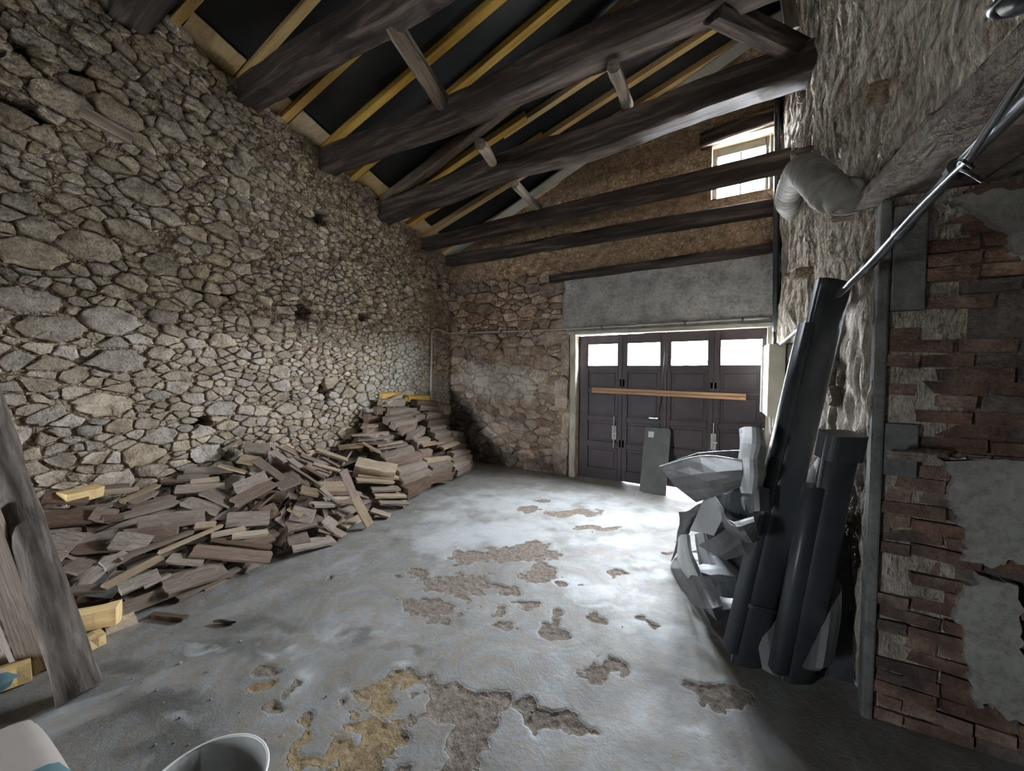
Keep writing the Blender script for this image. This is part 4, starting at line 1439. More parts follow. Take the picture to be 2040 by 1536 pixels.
# (view, x0, y0, x1, y1, width, material, lift, label or None)
BOARDS = [
    ('A', 0, 215, 330, 180, .07, 'board_grey', .01, 0), ('A', -180, 300, 440, 245, .06, 'board_pale', .02, 'long thin pale-edged board lying highest along the stone wall'), ('A', 230, 410, 680, 200, .05, 'board_pale', .03, 0), ('A', 345, 420, 640, 265, .07, 'board_grey', .02, 0),
    ('A', 340, 480, 860, 330, .08, 'board_brown', .02, 0), ('A', 180, 620, 920, 420, .09, 'board_grey', .04, 'long board with grey paint rubbed over its face'), ('A', 420, 670, 1210, 550, .13, 'board_grey', .05, 'broad warped board with one broken end in the low heap'), ('A', 0, 640, 250, 610, .08, 'board_brown', .05, 0),
    ('A', 250, 1140, 1080, 810, .10, 'board_grey', .06, 'long grooved board slanting down the low heap'), ('A', 30, 1455, 700, 1090, .05, 'board_pale', .06, 0), ('A', 700, 1085, 1450, 745, .035, 'board_pale', .08, 'thin pale lath slanting across the low heap'), ('A', 730, 1420, 1450, 1170, .19, 'board_grey', .03, 'wide smooth board lying flat at the foot of the heap'),
    ('A', 910, 1530, 1620, 1170, .05, 'board_grey', .015, 0), ('A', 160, 850, 580, 890, .13, 'board_grey', .05, 0), ('A', 240, 810, 900, 760, .12, 'board_brown', .04, 0), ('A', 990, 415, 1400, 530, .12, 'board_grey', .05, 0),
    ('A', 1210, 300, 1570, 470, .14, 'board_grey', .05, 0), ('A', 1480, 640, 1990, 600, .15, 'board_grey', .06, 'wide plain board lying level over the low heap'), ('A', 1060, 1010, 1990, 1090, .11, 'board_brown', .06, 'long plank lying level near the foot of the heap'), ('A', 1280, 890, 1990, 970, .07, 'board_brown', .05, 0),
    ('A', 1290, 860, 1700, 770, .06, 'board_pale', .07, 0), ('A', 720, 150, 1100, 130, .06, 'board_brown', .02, 0), ('A', 900, 110, 1280, 80, .08, 'board_grey', .02, 0), ('A', 1060, 175, 1400, 130, .07, 'board_pale', .03, 0),
    ('A', 880, 250, 1470, 210, .09, 'zinc', .03, 'bluish grey painted board at the back of the heap'), ('A', 200, 1440, 680, 1250, .09, 'board_grey', .03, 0), ('A', 510, 1420, 820, 1270, .06, 'board_grey', .03, 0), ('A', 0, 1180, 300, 1030, .08, 'board_grey', .04, 0),
    ('A', 780, 1100, 1200, 1120, .12, 'board_grey', .04, 0), ('A', 1100, 720, 1350, 700, .08, 'board_pale', .05, 0), ('A', -120, 560, 160, 590, .12, 'board_brown', .05, 0), ('A', 1540, 850, 1960, 800, .07, 'board_pale', .06, 0),
    ('C', 230, 470, 500, 480, .14, 'board_brown', .04, 0), ('C', 200, 600, 620, 560, .16, 'board_brown', .02, 0), ('C', 260, 740, 420, 760, .26, 'board_grey', .04, 'broad plank end standing out of the heap behind the log post'), ('C', 400, 900, 510, 830, .12, 'board_grey', .02, 0),
    ('C', 400, 1010, 620, 990, .07, 'board_grey', .02, 0), ('C', 640, 1110, 900, 1010, .06, 'board_grey', .0, 0), ('C', 610, 1220, 790, 1150, .10, 'board_pale', .0, 'pale board lying on the floor next to the yellow offcut'),
    ('C', 880, 1130, 1080, 1150, .04, 'board_brown', .0, 0), ('C', 660, 1140, 1120, 960, .06, 'board_grey', .0, 0),
    # middle of the heap
    ('B', 170, 260, 370, 150, .10, 'board_grey', .04, 0), ('B', 380, 240, 680, 260, .15, 'board_grey', .05, 'short wide board lying level on the crest of the heap'), ('B', 690, 290, 860, 420, .10, 'board_grey', .05, 0), ('B', 350, 360, 540, 390, .11, 'board_pale', .04, 0),
    ('B', 520, 390, 900, 680, .08, 'board_grey', .07, 'long thin board with a bright edge sloping down the crest'), ('B', 870, 480, 1240, 730, .07, 'board_grey', .07, 'upper of two thin boards in line down the middle of the heap'), ('B', 1230, 740, 1440, 940, .07, 'board_grey', .07, 'lower of two thin boards in line down the middle of the heap'), ('B', 100, 470, 420, 560, .04, 'board_pale', .06, 0),
    ('B', 490, 520, 640, 600, .09, 'board_grey', .04, 0), ('B', 310, 760, 680, 600, .15, 'board_grey', .08, 'wide brown board propped up over the low heap'), ('B', 310, 960, 760, 700, .15, 'board_brown', .10, 'wide dark board propped in front of its twin'), ('B', 770, 780, 1000, 690, .13, 'board_grey', .10, 0),
    ('B', 1010, 770, 1210, 810, .11, 'board_pale', .08, 0), ('B', 650, 930, 740, 1070, .13, 'board_brown', .05, 0), ('B', 940, 985, 1200, 1040, .13, 'board_grey', .09, 0), ('B', 1150, 970, 1400, 960, .10, 'board_grey', .08, 0),
    ('B', 890, 1190, 1220, 1110, .13, 'board_grey', .05, 0), ('B', 1290, 1090, 1420, 1180, .14, 'board_grey', .05, 0), ('B', 1250, 1190, 1380, 1230, .05, 'board_pale', .02, 0), ('B', 940, 1400, 1430, 1300, .15, 'board_grey', .02, 'short wide board lying on the floor before the heap'),
    ('B', 1200, 270, 1580, 400, .09, 'board_pale', .06, 'pale whitish board slanting beside the stacked boards'), ('B', 1020, 330, 1200, 400, .07, 'board_grey', .05, 0), ('B', 740, 230, 960, 340, .06, 'board_pale', .05, 0), ('B', 830, 240, 910, 340, .05, 'board_grey', .04, 0),
    ('B', 890, 380, 1020, 480, .09, 'board_grey', .05, 0), ('B', 1170, 430, 1500, 520, .05, 'board_pale', .06, 0), ('B', 1280, 360, 1480, 470, .06, 'board_grey', .05, 0), ('B', 1020, 210, 1110, 310, .05, 'board_brown', .05, 0), ('B', 870, 340, 1320, 590, .05, 'board_brown', .03, 0),
    ('B', 900, 1310, 1150, 1250, .12, 'board_grey', .0, 0), ('B', 880, 1000, 1040, 1090, .04, 'board_pale', .09, 0), ('B', 1450, 930, 1640, 880, .07, 'board_grey', .06, 0), ('B', 1470, 1050, 1660, 960, .09, 'board_grey', .05, 0),
    # neat stacks of boards before the timber lengths
    ('E', 770, 720, 970, 712, .12, 'board_pale', .02, 0), ('E', 785, 748, 980, 742, .12, 'board_pale', .02, 0), ('E', 780, 775, 985, 768, .12, 'board_brown', .02, 0), ('E', 875, 825, 1005, 820, .10, 'board_pale', .03, 0),
    ('E', 1060, 668, 1330, 680, .14, 'board_pale', .05, 0), ('E', 1040, 700, 1300, 708, .14, 'board_pale', .05, 0), ('E', 1150, 755, 1340, 745, .13, 'board_grey', .03, 0), ('E', 1170, 790, 1380, 785, .14, 'board_pale', .02, 0),
    ('E', 1200, 830, 1400, 835, .12, 'board_grey', .01, 0), ('E', 1150, 885, 1275, 925, .09, 'board_grey', .01, 'short dark-edged board fallen at the foot of the board stack'), ('E', 930, 480, 1100, 462, .14, 'board_pale', .05, 0), ('E', 1080, 460, 1200, 530, .04, 'board_pale', .09, 0),
    ('E', 1030, 380, 1270, 362, .08, 'board_pale', .02, 0), ('E', 1070, 412, 1310, 388, .10, 'board_grey', .02, 0), ('E', 1150, 485, 1400, 440, .10, 'board_grey', .03, 0), ('E', 1090, 325, 1200, 315, .07, 'board_pale', .02, 0), ('E', 1110, 440, 1260, 425, .09, 'board_brown', .02, 0),
    ('E', 960, 1000, 1085, 930, .10, 'board_pale', .01, 0), ('E', 1200, 460, 1370, 430, .06, 'board_pale', .04, 0)]
for i, (vw, x0, y0, x1, y1, w_, mt, lift, lb) in enumerate(BOARDS):
    ox, oy, s_ = CROP[vw]
    a, b = on_heap(ox + x0 * s_, oy + y0 * s_), on_heap(ox + x1 * s_, oy + y1 * s_)
    # a board is straight and rigid: limit its length by what the heap can carry
    L = np.linalg.norm(b - a)
    if L > 1.15:
        m_ = (a + b) / 2
        a, b = m_ + (a - m_) * 1.15 / L, m_ + (b - m_) * 1.15 / L
    mtt = 'board_grey' if mt == 'zinc' else mt
    mid = vw in 'B'
    g_ = G_MID if mid else G_LOW
    if vw == 'E': g_ = 'boards stacked neatly before the timber lengths'
    l_ = lb or {'B': L_MID, 'E': 'short sawn board in the neat stack before the timber lengths'}.get(vw, L_LOW)
    nrm = heap_normal((a + b) / 2) + np.random.default_rng(i).normal(0, 0.24, 3)
    if vw == 'E': nrm = np.array([0.15, 0, 1.0])
    put_plank(a, b, w_, 0.024 if w_ > .06 else 0.02, nrm, mtt, 'board', l_, g_, lift)

# sawn timber lengths in the tall stack: first the bulk behind, then those that show
rg = np.random.default_rng(19)
for yy, nl in ((3.42, 9), (3.98, 9), (4.55, 8)):
    for lay in range(nl):
        z = lay * 0.125 + 0.005
        x = XL + 0.14
        while True:
            wv = rg.uniform(0.09, 0.14)
            if heap(x + 0.06, yy + 0.25) < z + 0.17: break
            top = heap(x + 0.06, yy + 0.25) < z + 0.42
            y0_, L = yy + rg.uniform(-0.06, 0.06), rg.uniform(0.42, 0.56)
            if top or yy < 3.5:
                put_plank((x, y0_, z), (x + rg.normal(0, 0.02), y0_ + L, z + rg.normal(0, 0.008)), wv, 0.118, (rg.normal(0, .06), 0, 1), 'board_brown' if rg.random() < .5 else 'board_grey', 'block', L_STK, G_STK)
            x += wv + 0.012
BLOCKS = [(500, 195, 740, 180, .09, 'pine_new', 'yellow sawn timber lying on top of the tall stack against the wall'), (830, 225, 1100, 215, .09, 'pine_new', 'yellow wedge of sawn timber on top of the stack by the pipe'), (490, 280, 790, 270, .10, 0, 0), (930, 280, 1200, 300, .10, 0, 0), (980, 335, 1230, 350, .08, 0, 0),
          (590, 415, 850, 380, .11, 0, 0), (430, 385, 510, 370, .10, 0, 0), (560, 515, 900, 440, .10, 0, 0), (650, 575, 930, 525, .12, 0, 0), (740, 650, 910, 610, .11, 0, 0), (870, 740, 1020, 625, .12, 0, 0), (930, 810, 1090, 765, .11, 0, 0),
          (1060, 550, 1300, 515, .11, 0, 0), (1100, 630, 1310, 595, .09, 0, 0), (1130, 725, 1330, 690, .15, 0, 0), (980, 930, 1130, 910, .09, 0, 0), (1180, 795, 1380, 765, .13, 0, 0), (530, 1015, 900, 890, .13, 0, 0), (560, 1085, 1000, 975, .13, 0, 0),
          (700, 1205, 1060, 1095, .13, 0, 0), (740, 1315, 1100, 1190, .14, 0, 0), (800, 1430, 1100, 1280, .13, 0, 0), (1050, 1045, 1360, 1005, .10, 'board_pale', 0), (1100, 1155, 1360, 1095, .15, 0, 0), (1100, 1265, 1390, 1205, .10, 0, 0),
          (1390, 680, 1570, 690, .11, 0, 0), (1400, 760, 1600, 760, .10, 0, 0), (1380, 835, 1640, 830, .10, 0, 0), (1380, 965, 1680, 905, .12, 0, 0), (1380, 1065, 1680, 965, .12, 0, 0), (1440, 1175, 1620, 1095, .10, 'board_brown', 'dark-ended timber length at the foot of the stack nearest the door'), (1400, 1130, 1600, 1050, .11, 0, 0),
          (1050, 450, 1230, 435, .10, 0, 0), (910, 475, 1030, 460, .10, 0, 0)]
for i, (x0, y0, x1, y1, w_, mt, lb) in enumerate(BLOCKS):
    ox, oy, s_ = CROP['D']
    a, b = on_heap(ox + x0 * s_, oy + y0 * s_), on_heap(ox + x1 * s_, oy + y1 * s_)
    L = np.linalg.norm(b - a)
    if L > 0.7:
        b = a + (b - a) * 0.7 / L
    put_plank(a, b, w_, w_ * 0.95, (0.25, 0, 1), mt or ('board_grey' if i % 3 else 'board_brown'), 'block', lb or L_STK, G_STK, -w_ * 0.35)
# single pieces that stand out
a, b = on_heap(680 + 570 * .15625, 760 + 335 * .15625), on_heap(680 + 790 * .15625, 760 + 195 * .15625)
put_plank(a, b, 0.045, 0.03, (0.4, -0.3, 1), 'board_pale', 'board', 'thin pale stick laid across the top of the tall timber stack', None, 0.06)
for (x0, y0, x1, y1) in ((1000, 865, 1280, 815), (1265, 905, 1470, 825)):
    a, b = on_heap(680 + x0 * .15625, 760 + y0 * .15625), on_heap(680 + x1 * .15625, 760 + y1 * .15625)
    put_plank(a, b, 0.07, 0.03, (0.4, 0, 1), 'board_pale', 'board', 'pale greyish slat on the outer side of the timber stack', 'pale slats on the timber stack', 0.05)
# pale squared beam lying level in front
a, b = on_heap(400 + 1040 * .2941, 760 + 610 * .2941), on_heap(400 + 1310 * .2941, 760 + 655 * .2941)
put_plank(a, b, 0.20, 0.14, (0.35, -0.15, 1), 'board_pale', 'block', 'short squared pale beam lying on the board stack', None, 0.0)
# leaning plank across the boards: upper piece dark, lower piece pale
a, b = on_heap(735, 1052), on_heap(706, 995)
a[2] = 0.02
b = at_x(706, 993, -3.42); c = at_x(682, 936, -3.50)
put_plank(a, b, 0.085, 0.03, (1, -0.3, 0.6), 'board_pale', 'board', 'pale lower board leaning against the heap with its foot on the floor', None, 0.01)
put_plank(b, c, 0.075, 0.03, (1, -0.3, 0.6), 'board_brown', 'board', 'dark narrow board leaning just above the pale leaning board', None, 0.0)
# yellow offcuts beside the log post
a, b = at_z(60, 1255, 0.10), at_z(238, 1216, 0.10)
put_plank(a, b, 0.11, 0.10, (0, 0, 1), 'pine_new', 'block', 'thick yellow timber offcut beside the foot of the log post', None, -0.06)
a, b = at_z(140, 1290, 0.05), at_z(206, 1262, 0.05)
put_plank(a, b, 0.10, 0.06, (0, 0, 1), 'pine_new', 'block', 'small orange-yellow offcut on the floor beside the log post', None, -0.045)
a, b = on_heap(120, 1010), on_heap(196, 990)
put_plank(a, b, 0.10, 0.08, (0.2, 0, 1), 'pine_new', 'block', 'yellow timber end sticking out high in the heap', None, 0.02)
a, b = at_z(-60, 1375, 0.06), at_z(62, 1328, 0.06)
put_plank(a, b, 0.10, 0.09, (0, 0, 1), 'pine_new', 'block', 'yellow timber on the floor behind the foot of the log post', None, -0.05)
# grey boards leaning behind the log post
a, b = at_z(88, 1335, 0.0), at_x(-30, 1010, -3.35)
put_plank(a, b, 0.12, 0.03, (1, -0.9, 0.5), 'board_grey', 'board', 'grey board leaning behind the log post', None, 0.01)
put_plank(at_z(20, 1340, 0.01), at_x(-60, 1150, -3.4), 0.08, 0.03, (1, -0.9, 0.5), 'board_grey', 'board', 'dark board leaning at the frame edge behind the log post', None, 0.01)

# ------------------------------------------------------------------ log post leaning at the near end of the heap
base = np.array([-2.77, 0.46, 0.0])
top = np.array([-3.42, 0.383, 0.90])
d = (top - base) / np.linalg.norm(top - base)
pts, rad = [], []
for i in range(22):
    t = i / 21 * 3.0
    w_ = vnoise(np.array([[t * 1.6, 1, 2], [t * 1.6, 7, 2]]), 4) * 0.012
    pts.append(np.array([t * 1.0, w_[0], w_[1]]))
    rad.append(0.074 + 0.006 * float(vnoise(np.array([[t * 4, 0, 0]]), 8)[0]) + (0.012 if i == 0 else 0) - 0.004 * t)
V, Fc = tube_geo(pts, rad, 16)
V = np.array(V)
for (x, th) in ((0.18, 0.6), (0.55, 2.0), (0.75, -0.4), (1.05, 0.9), (1.4, 2.6), (0.4, 4.0)):      # knots
    for q_ in V:
        ang = math.atan2(q_[2], q_[1])
        dd = ((q_[0] - x) / 0.07) ** 2 + (((ang - th + math.pi) % (2 * math.pi) - math.pi) / 0.45) ** 2
        if dd < 1: q_[1:] *= 1 + 0.10 * (1 - dd)
lg = link('log_post', mesh('log_post', V, Fc, M['log_bark'], True))
sdv = np.cross((0, 0, 1.0), d); sdv /= np.linalg.norm(sdv)
lg.matrix_world = Matrix.Translation(Vector(base + np.array([0, 0, 0.02]))) @ Matrix((tuple(d), tuple(sdv), tuple(np.cross(d, sdv)))).transposed().to_4x4()
tag(lg, 'barked log post leaning at the near end of the board heap', 'log')
for (x, th) in ((0.19, -2.2), (0.56, -1.9), (0.98, -2.1), (0.33, -2.9)):
    ang = th
    kb = link('knot', mesh('knot', *tube_geo([np.array([x, 0.060 * math.cos(ang), 0.060 * math.sin(ang)]), np.array([x + 0.01, 0.080 * math.cos(ang), 0.080 * math.sin(ang)])], [0.03, 0.018], 8), M['twig']), lg)
# ------------------------------------------------------------------ things at the garage door
a, b = at_y(1180, 777, YD - 0.045), at_y(1486, 791, YD - 0.045)
o = rough_bar(a, b, 0.03, 0.075, M['batten'], 'batten', None, 6, 0.0015, 71, round_=0.12)
lab(o, 'reddish wooden batten fixed level across the garage door', 'batten')
o.name = 'door_batten'
k0_ = MB()
for du, dv in ((0.0, 0.0),):
    k0_.box(0.0, np.linalg.norm(b - a), -0.018, -0.015, -0.004, 0.004)
k0_.build('groove', M['iron'], o)

# grey board leaning against the door
pb0, pb1 = at_z(1278, 980, 0.0), at_z(1322, 986, 0.0)
wv_ = 0.33
c0 = (pb0 + pb1) / 2
topc = at_y(1311, 853, YD - 0.03)
ax = (topc - c0); Lp = np.linalg.norm(ax); ax /= Lp
sdv = np.array([1.0, 0.0, 0.0]); sdv = sdv - ax * (sdv @ ax); sdv /= np.linalg.norm(sdv)
nv = np.cross(sdv, ax)
if nv[1] > 0: nv = -nv
V2 = [(-wv_ / 2, 0), (wv_ / 2, 0), (wv_ / 2, Lp - 0.04), (wv_ / 2 - 0.012, Lp - 0.012), (wv_ / 2 - 0.04, Lp), (-wv_ / 2 + 0.04, Lp), (-wv_ / 2 + 0.012, Lp - 0.012), (-wv_ / 2, Lp - 0.04)]
Vw = [sdv * x + ax * y + nv * h_ for h_ in (0.012, -0.012) for x, y in V2]
n = len(V2)
o = link('leaning_panel', mesh('leaning_panel', Vw, [tuple(range(n)), tuple(range(2 * n - 1, n - 1, -1))] + [(i, i + n, (i + 1) % n + n, (i + 1) % n) for i in range(n)], M['panel_grey']), None, c0 + np.array([0, 0, 0.004]))
lab(o, 'narrow dark grey panel leaning upright against the garage door', 'panel')
st = MB().obox(ax * (Lp - 0.10) - sdv * 0.08 + nv * 0.0135, sdv * 0.035, ax * 0.04, nv * 0.001).build('sticker', M['paper'], o)
st['label'] = 'small white paper sticker'

# ------------------------------------------------------------------ pipes on the walls
pp = [at_y(897, 664, YW - 0.05), at_y(1020, 660, YW - 0.05), at_y(1140, 655, YW - 0.06), at_y(1340, 644, YW - 0.05), at_y(1532, 633, YW - 0.05)]
o = link('thin_pipe', mesh('thin_pipe', *tube_geo(pp, 0.013, 10), M['pipe_grey'], True)); lab(o, 'thin grey pipe running level along the door wall', 'pipe')
for u in (935, 1000, 1060, 1200, 1365, 1480):
    c = at_y(u, np.interp(u, [897, 1140, 1532], [664, 655, 633]), YW - 0.03)
    MB().box(c[0] - 0.010, c[0] + 0.010, YW - 0.07, YW + 0.02, c[2] - 0.022, c[2] + 0.022).build('clip', M['iron'], o)
pp = catmull([at_x(895, 664, XL + 0.04), at_x(872, 656, XL + 0.05), at_x(861, 662, XL + 0.05), at_x(860, 700, XL + 0.05), at_x(858, 795, XL + 0.05)], 5)
o = link('thin_pipe', mesh('thin_pipe', *tube_geo(pp, 0.016, 10), M['pipe_grey'], True)); lab(o, 'upright grey pipe in the corner above the timber stack', 'pipe')

# metal conduit slung along the rubble wall
cp = [at_r(1990, 252, 0.10) + (at_r(1990, 252, 0.10) - at_r(1905, 338, 0.10)) * 8, at_r(1990, 252, 0.10), at_r(1905, 338, 0.10), at_r(1800, 455, 0.10), at_r(1730, 530, 0.09), at_r(1640, 615, 0.09), at_r(1548, 693, 0.08)]
o = link('conduit', mesh('conduit', *tube_geo(catmull(cp, 4), 0.016, 12), M['galvanised'], True)); lab(o, 'galvanised conduit slung down along the rubble wall', 'conduit')
for t in (3, 4, 5):
    d = cp[t] - cp[t - 1]; d /= np.linalg.norm(d)
    link('coupling', mesh('coupling', *tube_geo([cp[t] - d * 0.04, cp[t] + d * 0.04], 0.021, 12), M['galvanised'], True), o)
cp2 = [at_r(1985, 232, 0.12) + (at_r(1985, 232, 0.12) - at_r(1930, 315, 0.13)) * 8, at_r(1985, 232, 0.12), at_r(1930, 315, 0.13), at_r(1905, 340, 0.12), at_r(1820, 425, 0.12), at_r(1740, 515, 0.11), at_r(1690, 565, 0.11)]
o = link('electric_cable', mesh('electric_cable', *tube_geo(catmull(cp2, 4), 0.008, 8), M['galvanised'], True)); lab(o, 'thin grey cable tied alongside the conduit', 'cable')
c = at_r(1907, 336, 0.105)
d = cp[2] - cp[3]; d /= np.linalg.norm(d)
tie = MB().tube([c - d * 0.012, c + d * 0.012], 0.026, 12).tube(catmull([c, at_r(1930, 345, 0.14), at_r(1958, 362, 0.13)], 4), 0.004, 6).tube(catmull([c, at_r(1916, 320, 0.15), at_r(1940, 335, 0.14)], 4), 0.004, 6)
o = tie.build('cable_tie', M['cable_black']); lab(o, 'black tie knotted round the conduit', 'cable tie')
# round fitting at the upper corner
c = at_r(2046, 0, 0.12)
ft = link('round_fitting', mesh('round_fitting', *tube_geo([c + np.array([0, 0, 0.25]), c + np.array([0, 0, 0.05]), c], [0.05, 0.05, 0.038], 16), M['cable_black'], True)); lab(ft, 'black round fitting hanging at the upper corner of the frame', 'lamp')
rm = MB(); ring = [c + np.array([0.048 * math.cos(t), 0.048 * math.sin(t), 0.008]) for t in np.linspace(0, 2 * math.pi, 25)]
rm.tube(ring, 0.006, 6, False); rm.build('rim', M['galvanised'], ft, True)

# cables, pipe and meter box in the corner by the door
for i, (du, r_, mt, lbx) in enumerate(((0, 0.030, 'zinc_dark', 'dark upright drain pipe in the corner by the garage door'), (9, 0.012, 'cable_black', 'black cable hanging straight beside the corner pipe'), (15, 0.010, 'cable_black', 'second black cable hanging beside the corner pipe'), (-5, 0.008, 'galvanised', 'thin bright conduit in front of the corner pipe'))):
    u0 = 1549 + du
    pts = []
    for v_ in (180, 290, 400, 500, 600, 660, 690):
        j = (random.uniform(-2.5, 2.5) if i in (1, 2) else 0)
        pts.append(at_y(u0 + j - (v_ - 180) * 0.008, v_, 5.26 + 0.02 * i))
    if i == 0: pts = pts[:-1]
    o = link(('drain_pipe', 'hanging_cable', 'hanging_cable', 'thin_conduit')[i], mesh('cable', *tube_geo(catmull(pts, 4), r_, 10), M[mt], True))
    lab(o, lbx, ('pipe', 'cable', 'cable', 'conduit')[i])
a = at_r(1541, 690, 0.06)
cpt = at_r(1541, 757, 0.10)
mbx = empty('meter_box', tuple(cpt)); lab(mbx, 'ivory electric box on the rubble wall next to the garage door', 'electric box')
MB().obox((0, 0, 0), U_R * 0.19, NR * 0.07, np.array([0, 0, 0.36])).build('case', M['ivory'], mbx, bevel=0.008)
MB().obox(-U_R * 0.195 + NR * 0.02, U_R * 0.012, NR * 0.07, np.array([0, 0, 0.35])).build('lit_edge', M['paper'], mbx, bevel=0.006)  # paler slab paints in the lit edge on the door side
for k_ in range(3):
    MB().tube([NR * 0.02 + U_R * (0.05 * k_ - 0.05) + np.array([0, 0, -0.36]), NR * 0.01 + U_R * (0.06 * k_ - 0.05) + np.array([0, 0, -0.55])], 0.010, 8).build('cable_tail', M['pipe_grey'], mbx)
c = at_r(1547, 840, 0.07)
o = MB().obox((0, 0, 0), U_R * 0.07, NR * 0.04, np.array([0, 0, 0.06])).build('socket_box', M['ivory'], None, bevel=0.008, loc=tuple(c))
lab(o, 'small ivory socket box below the electric box', 'socket')

# ------------------------------------------------------------------ flexible duct looping out of the rubble wall
dp = [at_r(1712, 392, -0.06), at_r(1690, 392, 0.10), at_r(1655, 385, 0.17), at_r(1622, 352, 0.19), at_r(1600, 338, 0.18), at_r(1586, 352, 0.16), at_r(1574, 380, 0.13), at_r(1570, 402, 0.10), at_r(1580, 418, 0.0)]
path = catmull(dp, 24)
rads = [(0.072 + 0.014 * min(1, i / 90)) + 0.010 * math.sin(i * 2 * math.pi / 7) for i in range(len(path))]
o = link('flexible_duct', mesh('flexible_duct', *tube_geo(path, rads, 20), M['duct_foil'], True)); lab(o, 'dusty flexible duct looping out of the rubble wall', 'duct')
pole_y = at_r(1690, 392)

# ------------------------------------------------------------------ bent gutters and zinc sheets piled against the rubble wall
JN = np.array([-0.80, -0.38, 0]); JN /= np.linalg.norm(JN)
JP = np.array([-0.48, 3.33, 0.0])


def at_j(u, v, off=0.0): return hit(u, v, JN, JN @ JP + off)


def extrude(profile, p0, p1, side, name, mat, parent=None, closed=True, seg=1, thick=None):
    """profile: (s, n) points; runs p0 -> p1"""
    p0, p1 = np.array(p0), np.array(p1)
    ax = (p1 - p0); L = np.linalg.norm(ax); ax /= L
    s = np.array(side, float); s -= ax * (s @ ax); s /= np.linalg.norm(s)
    nn = np.cross(ax, s)
    n = len(profile)
    V, Fc = [], []
    for i in range(seg + 1):
        for (a_, b_) in profile: V.append(p0 + ax * L * i / seg + s * a_ + nn * b_)
    m_ = n if closed else n - 1
    for i in range(seg):
        for k_ in range(m_):
            k2 = (k_ + 1) % n
            Fc.append((i * n + k_, i * n + k2, (i + 1) * n + k2, (i + 1) * n + k_))
    if closed: Fc += [tuple(range(n - 1, -1, -1)), tuple(seg * n + k_ for k_ in range(n))]
    o = link(name, mesh(name, V, Fc, M[mat], False), parent)
    if thick:
        md = o.modifiers.new('sheet', 'SOLIDIFY'); md.thickness = thick; md.offset = 0
    return o


def oval(w, d, n=20, sq=0.6):
    out = []
    for t in np.linspace(0, 2 * math.pi, n, endpoint=False):
        c, s = math.cos(t), math.sin(t)
        out.append((w / 2 * math.copysign(abs(c) ** sq, c), d / 2 * math.copysign(abs(s) ** sq, s)))
    return out


def gutter(pb, pt, w, lipw, lbx, seed, band=None):
    g = empty('gutter_length', tuple(pb)); lab(g, lbx, 'gutter')
    pb, pt = np.array(pb), np.array(pt)
    ax = pt - pb; L = np.linalg.norm(ax); ax /= L
    side = RT - ax * (RT @ ax); side /= np.linalg.norm(side)
    nn = np.cross(ax, side)
    z0 = np.zeros(3)
    b_ = extrude(oval(w, w * 0.62), z0, ax * L, side, 'trough', 'zinc_dark', g)
    for pgn in b_.data.polygons: pgn.use_smooth = len(pgn.vertices) == 4
    l_ = extrude(oval(lipw, w * 0.5, 14), z0 - side * (w / 2 + lipw * 0.25) + ax * 0.05, ax * (L - 0.25) - side * (w / 2 + lipw * 0.1), side, 'folded_edge', 'zinc_dark', g)
    for pgn in l_.data.polygons: pgn.use_smooth = len(pgn.vertices) == 4
    MB().tube([-side * (w / 2 + 0.004) - nn * w * 0.1, ax * L - side * (w / 2 + 0.004) - nn * w * 0.1], 0.007, 8).build('bead', 'x' and M['zinc_mid'], g, True)
    if band:
        o_ = extrude(oval(w + 0.014, w * 0.62 + 0.014), ax * (band - 0.012), ax * (band + 0.012), side, 'joint_band', 'zinc_dark', g)
    return g


g1 = gutter(at_z(1484, 1318, 0.0), at_r(1660, 562, 0.10), 0.165, 0.06, 'longest dark gutter length leaning high against the rubble wall', 1, 0.33)
g2 = gutter(at_z(1585, 1350, 0.0), at_r(1678, 868, 0.14), 0.150, 0.09, 'shorter dark gutter length leaning beside the brick corner', 2)
_b, _t = np.array(at_z(1585, 1350, 0.0)), np.array(at_r(1678, 868, 0.14))
_ax = (_t - _b) / np.linalg.norm(_t - _b)
_sd = RT - _ax * (RT @ _ax)
cap = extrude(oval(0.166, 0.115, 20, 0.35), _t - _b - _ax * 0.11, _t - _b + _ax * 0.012, _sd, 'end_cap', 'zinc_dark', g2)


def sheet(rows, name, mat, label, thick=0.004, sub=3, wrinkle=0.006, seed=0):
    """bent sheet through rows of points (each row the same length)"""
    rows = [catmull(r_, sub) if len(r_) > 2 else [np.array(r_[0]) + (np.array(r_[1]) - np.array(r_[0])) * t for t in np.linspace(0, 1, sub + 1)] for r_ in rows]
    cols = list(zip(*rows))
    full = [catmull(c_, sub) if len(c_) > 2 else [np.array(c_[0]) + (np.array(c_[1]) - np.array(c_[0])) * t for t in np.linspace(0, 1, sub + 1)] for c_ in cols]
    a_, b_ = len(full), len(full[0])
    V = np.array([p_ for c_ in full for p_ in c_])
    V = V + wrinkle * np.stack([vnoise(V * 7 + 3, seed), vnoise(V * 7 + 13, seed), vnoise(V * 7 + 23, seed)], 1)
    Fc = [(i * b_ + j, (i + 1) * b_ + j, (i + 1) * b_ + j + 1, i * b_ + j + 1) for i in range(a_ - 1) for j in range(b_ - 1)]
    cc = V.mean(0)
    o = link(name, mesh(name, V - cc, Fc, M[mat], False), None, cc)
    md = o.modifiers.new('thickness', 'SOLIDIFY'); md.thickness = thick; md.offset = 0
    lab(o, label, 'metal sheet')
    return o


